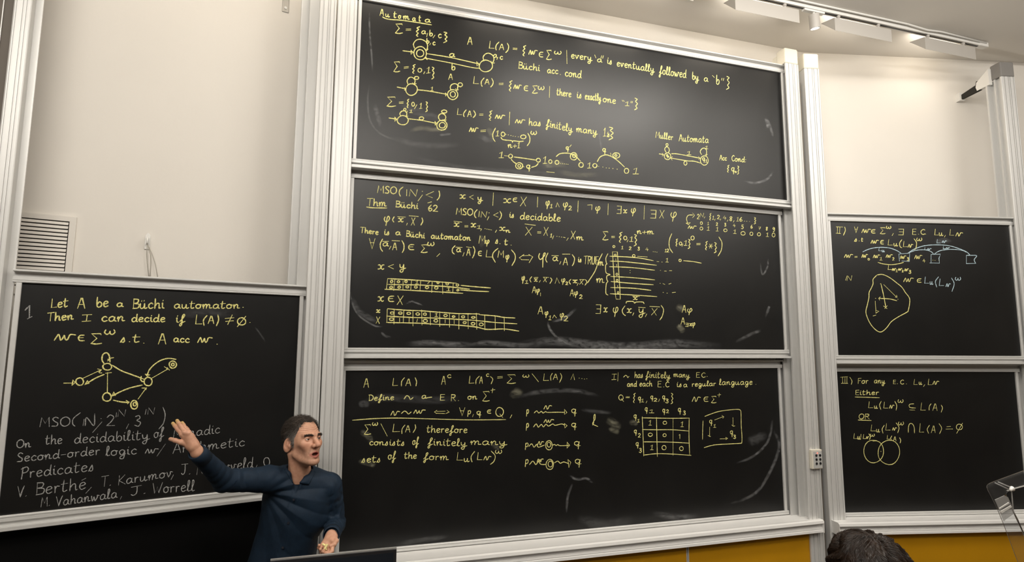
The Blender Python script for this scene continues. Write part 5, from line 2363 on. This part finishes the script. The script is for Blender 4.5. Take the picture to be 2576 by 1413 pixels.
def hair_tint(v):
    q = to_head(v)
    g = np.clip((.075 - q[:, 2]) / .05, 0, 1) * np.clip((q[:, 1] + .055) / .05, 0, 1)      # grey at the temples
    g = np.clip(g + .35 * noise3(v * 260), 0, 1)[:, None]
    return np.array([.040, .029, .021]) * (1 - g) + np.array([.26, .245, .23]) * g


nb = len(hv)
allv = np.concatenate([hv, np.array(sv)])
allf = [tuple(r) for r in hf_] + [tuple(nb + i for i in f) for f in sf]
mesh_object('hair', allv, allf, HAIRM, parent=lect, colors=hair_tint(allv))
# eyebrows
for sgn in (1, -1):
    pts = []
    for i in range(230):
        t = random.random(); x = .011 + .037 * t; z = .0345 + .006 * math.sin(t * 2.4) - .004 * t + random.gauss(0, .0022)
        q = np.array([sgn * x, .105, z]); p = HEADC + HB @ q
        for _ in range(14): p = p - HB[:, 1] * max(head_sdf(p[None])[0], 0) * .8
        pts.append(p)
    pts = np.array(pts); nn = grad(head_sdf, pts)
    bv, bf = strands(pts, nn, np.tile(fx * sgn + fz * .25, (len(pts), 1)), .0085, .0006, lift=.25)
    mesh_object('eyebrow', np.array(bv), bf, mat('dark_brow', (.03, .022, .016), .6), parent=lect)


# ------------------------------------------------------------------ the shirt
def along(p, a, b):
    ba = np.asarray(b) - np.asarray(a)
    return np.clip(((p - a) @ ba) / (ba @ ba), 0, 1), math.sqrt(ba @ ba)


tside = hr * math.cos(rad(8)) + hf * math.sin(rad(8))
tfront = -hf * math.cos(rad(8)) + hr * math.sin(rad(8))
TB = np.stack([tside, tfront, np.array([0, 0, 1.0])], 1)


PKL = [(float((J(x, y, 2.78) - CHEST) @ tside), float(J(x, y, 2.78)[2])) for x, y in ((750, 1216), (745, 1240), (738, 1264), (729, 1304), (720, 1340), (710, 1388), (702, 1440))]


def shirt_sdf(p):
    q = p
    # torso as stacked ovals
    d = ell(q, CHEST + [0, 0, .02], (.168, .115, .20), TB)
    d = smin(d, ell(q, WAIST + [0, 0, .0], (.150, .118, .20), TB), .07)
    d = smin(d, ell(q, PELV + [0, 0, .04], (.168, .125, .20), TB), .06)
    d = smin(d, cone(p, NECKB - [0, 0, .045], SHR + [0, 0, .006], .058, .058), .050)
    d = smin(d, cone(p, NECKB - [0, 0, .045], SHL + [0, 0, .004], .058, .056), .050)
    d = smin(d, cone(p, NECKB + [0, 0, -.09], NECKB + [0, 0, -.012], .085, .064), .03)
    # sleeves
    ar = smin(cone(p, SHR, ELR, .061, .047), cone(p, ELR, WRR + (WRR - ELR) * .06, .048, .0325), .02)
    al = smin(cone(p, SHL, ELL, .060, .047), cone(p, ELL, WRL + (WRL - ELL) * .06, .048, .0325), .02)
    w1 = noise3(p * 16); w2 = noise3(p * 34 + 7); w3 = noise3(p * 9 + 11)
    ridge = lambda x: 1 - 2 * np.abs(((x / (2 * math.pi)) % 1) * 2 - 1) ** .75          # sharp-crested cloth folds
    t, L = along(p, ELR, WRR); t2, L2 = along(p, SHR, ELR)
    tilt = (p - ELR) @ CU * 9
    ar = ar + .0030 * ridge(t * L * 2 * math.pi / .046 + 3.6 * w1 + tilt) * np.clip(1.05 - np.abs(t - .15) * 1.1, 0, 1) * (.45 + .55 * np.clip(w3 + .4, 0, 1))
    ar = ar + .0044 * ridge(t2 * L2 * 2 * math.pi / .060 + 4.2 * w1 - tilt) * np.clip(t2 * 1.3, 0.30, 1) * (t <= 0.001) * (.4 + .6 * np.clip(w3 + .4, 0, 1))
    t, L = along(p, ELL, WRL); t2, L2 = along(p, SHL, ELL)
    al = al + .0044 * ridge(t2 * L2 * 2 * math.pi / .052 + 4.0 * w1 + (p - SHL) @ tside * 12) * np.clip(t2 * 1.4, .2, 1) * (.4 + .6 * np.clip(w3 + .5, 0, 1)) + .003 * ridge(t * L * 2 * math.pi / .04 + 3 * w2) * (t > 0)
    # cut the sleeves at the cuffs
    for A, B, which in ((ELR, WRR, 0), (ELL, WRL, 1)):
        n = (B - A) / np.linalg.norm(B - A)
        cut = (p - (B + n * (.004 if which == 0 else .014))) @ n
        if which == 0: ar = np.maximum(ar, cut)
        else: al = np.maximum(al, cut)
    # folds on the trunk, drawn from the raised arm's pit down towards the far hip
    lx = (p - CHEST) @ tside; lz = p[..., 2] - CHEST[2]
    pit = np.array([-.15, .10])
    rx, rz = lx - pit[0], lz - pit[1]
    ang = np.arctan2(rz, rx); rr = np.sqrt(rx * rx + rz * rz)
    amp = np.clip(.50 + .75 * noise3(p * 6 + 3), 0, 1) * np.clip(rr / .09, 0, 1)
    fan = ang * 17 + 2.4 * noise3(np.stack([lx * 7, lz * 7, lx * 0 + 2.0], -1)) + rr * 9
    d = d + .0080 * amp * ridge(fan) * np.clip(1.25 - rr * 1.6, .25, 1)
    d = d + .0042 * np.clip(noise3(p * 5 + 9), 0, 1) * ridge(lz * 2 * math.pi / .085 + 3 * w3 + lx * 14) * np.clip((-lz + .02) / .1, 0, 1) + .0022 * w1 + .0010 * w2
    pk = np.full(lx.shape, 9.0)
    for (a0, b0), (a1, b1) in zip(PKL[:-1], PKL[1:]):
        t = np.clip(((lx - a0) * (a1 - a0) + (p[..., 2] - b0) * (b1 - b0)) / ((a1 - a0) ** 2 + (b1 - b0) ** 2), 0, 1)
        pk = np.minimum(pk, np.hypot(lx - a0 - t * (a1 - a0), p[..., 2] - b0 - t * (b1 - b0)))
    d = d - .0026 * np.clip((.0185 - pk) / .003, 0, 1) * ((p - CHEST) @ tfront > .02)
    d = smin(d, ar, .024)
    d = smin(d, al, .010)
    # open neck
    d = smax(d, -cone(p, NECKB + [0, 0, -.035], HEADC + HB @ np.array([0, -.03, -.06]), .0615, .060), .005)
    d = smax(d, -cone(p, NECKB + tfront * .060 + [0, 0, .02], NECKB + tfront * .112 + [0, 0, -.062], .036, .004), .003)
    return np.maximum(d, PELV[2] - .12 - p[..., 2])


SHIRT = mat('navy_shirt_cotton', (0.0065, 0.0195, 0.040), 0.7, spec=0.3, noise=0.25, nscale=30, bump=.2, bscale=500)
lo, hi = box_of([NECKB + [0, 0, .03], PELV - [0, 0, .02], SHR, SHL, ELR, ELL, WRR, WRL], .14)
sv, sf = surface_net(shirt_sdf, lo, hi, .0042)
shirt = mesh_object('shirt', sv, sf, SHIRT, parent=lect)

from mathutils.bvhtree import BVHTree
_bv = BVHTree.FromPolygons([Vector(v) for v in sv], [tuple(int(i) for i in f) for f in sf])


def on_cloth(px, py):
    o = Vector((0, 0, CAMZ)); d = Vector(ray(px, py)).normalized()
    h = _bv.ray_cast(o, d)
    return (np.array(h[0]), np.array(h[1])) if h[0] is not None else (None, None)


# collar: a band round the nape and two leaves lying on the chest
def leaf(corners, n=9):
    """corners (neck side, throat, tip, outer back) in the picture; the leaf lies on the cloth"""
    a, b, c, d = [np.array(q, float) for q in corners]
    vv, last = [], None
    for i in range(n):
        s_ = i / (n - 1)
        row = []
        for k_ in range(n):
            t = k_ / (n - 1)
            q = (a * (1 - s_) + b * s_) * (1 - t) + (d * (1 - s_) + c * s_) * t
            h, nn = on_cloth(*q)
            row.append((q, h))
        hs = [h for q, h in row if h is not None]
        for k_, (q, h) in enumerate(row):
            t = k_ / (n - 1)
            if h is None:
                z = (hs[0] if hs else last) @ CF if (hs or last is not None) else 2.8
                o0 = np.array([0, 0, CAMZ]); r_ = ray(*q); r_ = r_ / (r_ @ CF)
                h = o0 + r_ * (z - o0 @ CF)
            last = h
            vv.append(h + tfront * (.0035 + .009 * math.sin(math.pi * min(1, t * 1.1 + .08)) ** .8 * (1 - .4 * s_)))
    ff = [(i * n + k_, i * n + k_ + 1, (i + 1) * n + k_ + 1, (i + 1) * n + k_) for i in range(n - 1) for k_ in range(n - 1)]
    return vv, ff


cv, cf = [], []
NT = 36
axis = (HEADC + HB @ np.array([0, -.034, -.05])) - (NECKB - [0, 0, .03]); axis /= np.linalg.norm(axis)
for i in range(NT + 1):
    th = rad(-118 + 236 * i / NT)                      # 0 = nape
    dirv = (-tfront * math.cos(th) + tside * math.sin(th)); dirv -= axis * (dirv @ axis); dirv /= np.linalg.norm(dirv)
    fr = (abs(th) / rad(118)) ** 2
    up = .024 - .014 * fr
    for r, z in ((.0615, up - .030), (.0630, up), (.0685, up - .001), (.078, up - .020), (.083, up - .034)):
        cv.append(NECKB + dirv * r + axis * z)
for i in range(NT):
    for k in range(4):
        o = i * 5 + k; cf.append((o, o + 1, o + 6, o + 5))
for corners in (((730, 1173), (750, 1212), (737, 1214), (716, 1179)), ((784, 1175), (752, 1212), (777, 1219), (794, 1186))):
    v_, f_ = leaf(corners); b0 = len(cv)
    cv += v_; cf += [tuple(b0 + q for q in f) for f in f_]
col_o = mesh_object('collar', cv, cf, SHIRT, parent=shirt)
sd_ = col_o.modifiers.new('cloth', 'SOLIDIFY'); sd_.thickness = .0025; sd_.offset = 0
BUTM = mat('dark_button', (.02, .022, .03), .25)
for (x, y) in ((750.5, 1219), (739.5, 1256), (726, 1314), (712, 1376)):
    c, n = on_cloth(x, y)
    if c is None: continue
    b = MB(); c = c + tfront * .004
    b.tube([tuple(c), tuple(c + tfront * .0022)], .0055, 14)
    b.build('button', BUTM, shirt)
# cuffs
for A, B, r, back in ((ELR, WRR, .0345, -.006), (ELL, WRL, .0375, -.018)):
    n = (B - A) / np.linalg.norm(B - A); e = B - n * (back - .004)
    b = MB(); b.tube([tuple(e - n * .062), tuple(e - n * .030), tuple(e), tuple(e + n * .0005)], [r + .003, r + .002, r, r - .0035], 26, caps=False)
    o = b.build('cuff', SHIRT, shirt, smooth=True); s_ = o.modifiers.new('cloth', 'SOLIDIFY'); s_.thickness = .003


# trousers, belt, shoes
def trousers_sdf(p):
    d = ell(p, PELV + [0, 0, -.02], (.168, .122, .15), TB)
    for h, k, a in ((HR_, KR, AR), (HL_, KL, AL)):
        d = smin(d, cone(p, h, k, .092, .070), .03)
        d = smin(d, cone(p, k, a - [0, 0, .03], .070, .064), .02)
    d = d + .003 * noise3(p * 14)
    return np.maximum(np.maximum(d, .035 - p[..., 2]), p[..., 2] - PELV[2] + .0)


lo, hi = box_of([PELV, AR, AL, KR, KL], .16); lo[2] = .02
tv, tf = surface_net(trousers_sdf, lo, hi, .012)
mesh_object('trousers', tv, tf, mat('dark_trousers', (.012, .012, .016), .8, noise=.2, nscale=30), parent=lect)
for a in (AR, AL):
    lo, hi = box_of([a - [0, 0, .07], a + tfy * .2 - [0, 0, .06], a - tfy * .08], .05); lo[2] = -.01

    def shoe(p, a=a):
        d = cone(p, a + tfy * -.03 - [0, 0, .045], a + tfy * .15 - [0, 0, .058], .042, .034)
        return np.maximum(d, .0 - p[..., 2])
    v_, f_ = surface_net(shoe, lo, hi, .007)
    mesh_object('shoe', v_, f_, mat('black_leather', (.01, .009, .008), .35), parent=lect)

# chalk pieces held in the left hand
CHK = mat('yellow_chalk_stick', (.88, .76, .34), .9)
for (p0, p1, r, lab) in ((J(816.5, 1380, 2.556), J(824, 1368, 2.566), .0048, 'longest yellow chalk stick in the palm of the lecturer'),
                         (J(812, 1368, 2.578), J(818.5, 1372, 2.572), .0046, 'stub of yellow chalk nearest the little finger of the lecturer'),
                         (J(818, 1377, 2.570), J(821, 1383, 2.566), .0044, 'short yellow chalk stub below the long stick in his hand')):
    b = MB(); b.tube([tuple(p0), tuple(p1)], r, 20)
    tag(b.build('chalk_stick', CHK), lab, 'chalk', 'chalk pieces in the hand')
# ------------------------------------------------------------------ monitor on the lecture desk
k0, _ = on_plane('C', 1.0, 680, 1408); k1, _ = on_plane('C', 1.0, 998, 1378)
dM = 2.42
um0, zm = on_plane('C', dM, 680, 1408); um1, zm1 = on_plane('C', dM, 998, 1378)
zm = (zm + zm1) / 2
DESKZ = zm - 0.47
mon = empty('monitor', ((um0 + um1) / 2, dM, DESKZ), 0, 'black flat monitor with thin silver top edge at the bottom of the picture', 'monitor')
MB().box(um0, um1, dM, dM + .016, zm - .36, zm - .0035).build('casing', BLACKP, mon, bevel=.002)
MB().box(um0 + .012, um1 - .012, dM - .0012, dM + .001, zm - .345, zm - .016).build('screen', mat('dark_glass_screen', (.012, .015, .02), .12), mon)
e = MB(); e.box(um0, um1, dM + .002, dM + .014, zm - .004, zm); e.build('top_edge', mat('silver_trim', (.55, .55, .54), .35, metal=.7), mon)
MB().box((um0 + um1) / 2 - .03, (um0 + um1) / 2 + .03, dM + .016, dM + .04, DESKZ + .012, zm - .15).build('stand', BLACKP, mon)
MB().box((um0 + um1) / 2 - .13, (um0 + um1) / 2 + .13, dM - .06, dM + .14, DESKZ, DESKZ + .012).build('foot', BLACKP, mon, bevel=.003)
desk = empty('lecture_desk', ((um0 + um1) / 2, dM, 0), 0, 'dark lecture desk that carries the black monitor', 'desk')
MB().box(um0 - .25, um1 + .1, dM - .22, dM + .17, DESKZ - .03, DESKZ).build('desk_top', SEATM, desk, bevel=.003)
MB().box(um0 - .22, um1 + .07, dM - .16, dM - .13, 0.0 if dM - .16 > 1.75 else .42, DESKZ - .03).build('front_panel', SEATM, desk)
for ux in (um0 - .22, um1 + .04):
    MB().box(ux, ux + .03, dM - .13, dM + .15, 0.0 if dM - .16 > 1.75 else .42, DESKZ - .03).build('side_panel', SEATM, desk)

# ------------------------------------------------------------------ the student in front
SC_ = J(2182, 1457, 1.48)
sfy = hf * math.cos(rad(14)) - hr * math.sin(rad(14))       # looks towards the boards, a little to the left
sfx = -(hr * math.cos(rad(14)) + hf * math.sin(rad(14)))    # his left as he faces the boards is viewer's left
sfz = np.array([0, 0, 1.0])
SB = np.stack([sfx, sfy, sfz], 1)
SNECK = SC_ - [0, 0, .17] - sfy * .03
STF = TIERZ = 0.42
SEATZ = SC_[2] - 0.74
SPEL = np.array([SC_[0], SC_[1], SEATZ + .10]) - sfy * .06


def s_head(p):
    q = (p - SC_) @ SB; m = mirror(q)
    d = ell(q, (0, -.012, .02), (.072, .092, .084))
    d = smin(d, ell(q, (0, .03, -.045), (.058, .062, .078)), .03)
    ear = ell(m, (.076, -.004, -.022), (.009, .018, .030), rot('Z', 20))
    ear = smax(ear, -ell(m, (.084, .0, -.020), (.007, .011, .020), rot('Z', 20)), .004)
    d = smin(d, ear, .006)
    d = smin(d, cone(q, (0, .10, -.02), (0, .112, -.05), .008, .012), .012)
    d = smin(d, cone(p, SC_ - [0, 0, .04] - sfy * .02, SNECK, .053, .058), .02)
    d = smin(d, cone(p, SNECK, SNECK - [0, 0, .10], .06, .10), .05)
    return d


def s_body(p):
    ch = SNECK - [0, 0, .22]
    d = ell(p, ch, (.165, .11, .20), SB)
    d = smin(d, cone(p, SNECK - [0, 0, .06] + sfx * .04, SNECK - [0, 0, .10] + sfx * .17, .05, .055), .05)
    d = smin(d, cone(p, SNECK - [0, 0, .06] - sfx * .04, SNECK - [0, 0, .10] - sfx * .17, .05, .055), .05)
    d = smin(d, ell(p, SPEL + [0, 0, .02], (.17, .12, .17), SB), .08)
    for s in (1, -1):
        sh = SNECK - [0, 0, .11] + sfx * .18 * s; el = sh - [0, 0, .27] + sfy * .06 + sfx * .03 * s; wr = el + sfy * .23 - sfx * .06 * s - [0, 0, .02]
        d = smin(d, cone(p, sh, el, .056, .048), .02); d = smin(d, cone(p, el, wr, .048, .036), .02)
    return d + .003 * noise3(p * 13)


def s_low(p):
    d = None
    for s in (1, -1):
        h = SPEL + sfx * .09 * s; k = h + sfy * .40 + sfx * .02 * s; a = np.array([k[0], k[1], TIERZ + .10]) + sfy * .02
        c = smin(cone(p, h, k, .082, .062), cone(p, k, a, .060, .050), .02)
        c = smin(c, cone(p, a - [0, 0, .04], a + sfy * .12 - [0, 0, .055], .045, .035), .02)
        d = c if d is None else smin(d, c, .02)
    return np.maximum(d, TIERZ - p[..., 2])


lo, hi = box_of([SC_ + SB @ np.array(q) for q in ((.09, .13, .12), (-.09, -.12, .12))] + [SNECK - [0, 0, .1]], .05)
v1, f1 = surface_net(s_head, lo, hi, .004)
stu = mesh_object('person', v1, f1, SKIN, loc=(float(SPEL[0]), float(SPEL[1]), TIERZ), colors=np.tile(SKINC * [.9, .9, .9], (len(v1), 1)))
tag(stu, 'student with thick dark brown hair seen from behind at the lower right', 'person')
lo, hi = box_of([SNECK, SPEL - [0, 0, .1]], .45)
v2, f2 = surface_net(s_body, lo, hi, .012)
mesh_object('sweater', v2, f2, mat('dark_sweater', (.02, .02, .024), .9), parent=stu)
lo, hi = box_of([SPEL, SPEL + sfy * .6, [SPEL[0], SPEL[1], TIERZ]], .25); lo[2] = TIERZ - .02
v3, f3 = surface_net(s_low, lo, hi, .014)
mesh_object('trousers', v3, f3, mat('dark_trousers', (.012, .012, .016), .8), parent=stu)


def s_hair(p):
    q = (p - SC_) @ SB
    d = ell(q, (0, -.014, .022), (.088, .108, .100))
    d = smin(d, ell(q, (0, -.045, -.055), (.070, .060, .075)), .03)
    d = smin(d, ell(q, (.060, -.02, -.03), (.030, .05, .055)), .02)
    d = smin(d, ell(q, (-.062, -.01, -.02), (.030, .06, .06)), .02)
    c = q - [.015, -.045, .115]
    phi = np.arctan2(c[..., 0], c[..., 1]); rr = np.linalg.norm(c, axis=-1)
    sp = phi + rr * 7 + 1.2 * noise3(q * 14)
    fl = np.stack([np.cos(sp) * 6, np.sin(sp) * 6, rr * 9], -1)
    d = d + .0055 * noise3(fl) + .0035 * noise3(fl * 2.3 + 5) + .005 * noise3(q * 17 + 2)
    face = q[..., 1] - .075 + .4 * np.clip(-.0 - q[..., 2], 0, 1) * 1.0
    return np.maximum(d, face - .02)


HAIR2 = mat('dark_brown_hair', (0.022, 0.0105, 0.005), 0.42, spec=.3, noise=0.5, nscale=50, col2=(0.008, 0.004, 0.002))
lo, hi = box_of([SC_ + SB @ np.array(q) for q in ((.12, .12, .14), (-.12, -.14, -.14))] + [SC_ + SB @ np.array(q) for q in ((.12, -.14, .14), (-.12, .12, -.14))], .03)
hv, hf2 = surface_net(s_hair, lo, hi, .0032)
sel = RNG.choice(len(hv), 9000)
crown = SC_ + SB @ np.array([.015, -.045, .115])


def combed(p, n):
    away = p - crown; away /= (np.linalg.norm(away, axis=1, keepdims=True) + 1e-6)
    sw = np.cross(n, away); sw /= (np.linalg.norm(sw, axis=1, keepdims=True) + 1e-6)
    d = away + (.5 + 1.2 * noise3(p * 20)[:, None]) * sw
    d -= n * (d * n).sum(1, keepdims=True)
    return d / (np.linalg.norm(d, axis=1, keepdims=True) + 1e-6)


P0 = hv[sel]; jt = RNG.normal(0, .12, P0.shape); L0 = .0070 * (.6 + .8 * RNG.random((len(P0), 1)))
rise = .0005 + .0022 * RNG.random(len(P0)) ** 2
rows = []; pc_ = P0
for k in range(6):
    n_ = grad(s_hair, pc_, .004)
    pc_ = pc_ + n_ * ((rise * (k / 5) ** .7 + .0003) - s_hair(pc_))[:, None]
    dr = combed(pc_, n_) + jt; sd2 = np.cross(n_, dr); sd2 /= np.linalg.norm(sd2, axis=1, keepdims=True)
    w_ = .0006 * (1 - .8 * k / 5)
    rows += [pc_ - sd2 * w_, pc_ + n_ * w_, pc_ + sd2 * w_]
    pc_ = pc_ + dr * L0
sv = np.stack(rows, 1).reshape(-1, 3)
sf = [(b + 3 * k, b + 3 * k + 1, b + 3 * k + 4, b + 3 * k + 3) for b in range(0, len(sv), 18) for k in range(5)]
sf += [(b + 3 * k + 1, b + 3 * k + 2, b + 3 * k + 5, b + 3 * k + 4) for b in range(0, len(sv), 18) for k in range(5)]
nb = len(hv)
mesh_object('hair', np.concatenate([hv, np.array(sv)]), [tuple(r) for r in hf2] + [tuple(nb + i for i in f) for f in sf], HAIR2, parent=stu)
# the bench he sits on
bn = empty('bench', (float(SPEL[0]), float(SPEL[1]), TIERZ), 0, 'dark wooden bench under the dark-haired student', 'bench')
bx0, bx1, by = SPEL[0] - .40, SPEL[0] + .40, SPEL[1]
zt_ = SPEL[2] - .105
MB().box(bx0, bx1, by - .22, by + .17, zt_ - .04, zt_).build('seat', SEATM, bn, bevel=.004)
for ux in (bx0 + .05, bx1 - .09):
    MB().box(ux, ux + .04, by - .18, by + .13, TIERZ, zt_ - .04).build('leg', SEATM, bn)

# ------------------------------------------------------------------ clear acrylic stand at the right edge
def clear_mat(name, tint, mixv, rough):
    m = bpy.data.materials.new(name); m.use_nodes = True
    nt = m.node_tree; nt.nodes.remove(nt.nodes['Principled BSDF'])
    out = nt.nodes['Material Output']
    tr_ = nt.nodes.new('ShaderNodeBsdfTransparent'); tr_.inputs['Color'].default_value = (*tint, 1)
    gl_ = nt.nodes.new('ShaderNodeBsdfGlossy'); gl_.inputs['Roughness'].default_value = rough
    df_ = nt.nodes.new('ShaderNodeBsdfDiffuse'); df_.inputs['Color'].default_value = (.75, .74, .72, 1)
    fr_ = nt.nodes.new('ShaderNodeFresnel'); fr_.inputs['IOR'].default_value = 1.16
    m1 = nt.nodes.new('ShaderNodeMixShader'); m2 = nt.nodes.new('ShaderNodeMixShader')
    nt.links.new(fr_.outputs[0], m1.inputs[0]); nt.links.new(tr_.outputs[0], m1.inputs[1]); nt.links.new(gl_.outputs[0], m1.inputs[2])
    m2.inputs[0].default_value = mixv
    nt.links.new(m1.outputs[0], m2.inputs[1]); nt.links.new(df_.outputs[0], m2.inputs[2])
    nt.links.new(m2.outputs[0], out.inputs['Surface'])
    return m


ACR = clear_mat('clear_acrylic', (.93, .94, .95), .025, .08)
FILM = clear_mat('frosted_film', (.80, .80, .80), .30, .3)
ZA_ = 1.05
outer = [(2640, 1166), (2575.5, 1188), (2510, 1212), (2499, 1216.5), (2491.5, 1221), (2488.5, 1227), (2491.5, 1235), (2514, 1279), (2534.5, 1330), (2560, 1398), (2600, 1500), (2690, 1720)]
inner = [(2735, 1720), (2642, 1500), (2602, 1398), (2574, 1331), (2562, 1306), (2546, 1272), (2534.5, 1249.5), (2532.8, 1243), (2536, 1237), (2549, 1232), (2575.5, 1225), (2640, 1208)]
acr = empty('acrylic_stand', at(2690, 1720, ZA_), 0, 'clear acrylic angled stand cut off by the lower right edge', 'stand')
zl = at(2690, 1720, ZA_).z


def slab(outline, zc, th, name, m, parent, bev=.002):
    n = len(outline)
    F = [at(x, y, zc) for x, y in outline]; off = Vector(CF) * th
    b = MB(); b.add([tuple(p) for p in F] + [tuple(p + off) for p in F], [tuple(range(n)), tuple(range(n, 2 * n))[::-1]] + [(i, (i + 1) % n, n + (i + 1) % n, n + i) for i in range(n)])
    return b.build(name, m, parent, bevel=bev)


slab(outer + inner, ZA_, .008, 'bent_arm', ACR, acr)
slab([(2503, 1257), (2527, 1246), (2536, 1250), (2546, 1273), (2552, 1291), (2529, 1307), (2526, 1311), (2512, 1277)], ZA_ - .003, .0012, 'film_glint', FILM, acr, 0)
slab([(2517, 1286), (2543, 1271), (2546, 1275), (2520, 1291)], ZA_ - .005, .0012, 'film_glint', mat('painted_reflection', (.7, .69, .66), .5), acr, 0)  # pale strip painted as a reflection band on the acrylic
slab([(2514, 1278), (2538, 1263), (2540, 1266), (2515, 1281)], ZA_ - .005, .0012, 'film_glint', mat('painted_reflection', (.7, .69, .66), .5), acr, 0)  # another reflection band put in as a pale strip
for a, b_ in (((2503, 1214), (2541, 1232)), ((2511, 1212), (2546, 1227))):
    r_ = MB(); r_.tube([tuple(at(*a, ZA_ - .004)), tuple(at(*b_, ZA_ - .004))], .0011, 8); r_.build('clear_rod', FILM, acr, smooth=True)
r_ = MB(); r_.tube([tuple(at(2541, 1233, ZA_ - .008)), tuple(at(2546, 1228, ZA_ - .006)), tuple(at(2549, 1231, ZA_ - .004))], [.002, .0042, .003], 10); r_.build('knob', WHITEP, acr, smooth=True)
r_ = MB(); r_.tube([tuple(at(2545, 1236, ZA_ - .004)), tuple(at(2547, 1262, ZA_ - .004)), tuple(at(2549, 1285, ZA_ - .004)), tuple(at(2562, 1310, ZA_ - .004))], .0010, 6); r_.build('cord', FILM, acr, smooth=True)
# the foot that carries it: a slim dark lectern column outside the picture
pc = at(2712, 1720, ZA_)
fc = empty('lectern_column', (pc.x, pc.y, .42), 0, 'slim dark column that carries the clear acrylic stand', 'column')
MB().box(pc.x - .05, pc.x + .05, pc.y - .05, pc.y + .05, .44, pc.z).build('shaft', BLACKP, fc)
MB().box(pc.x - .16, pc.x + .16, pc.y - .16, pc.y + .16, .42, .44).build('base_plate', BLACKP, fc)
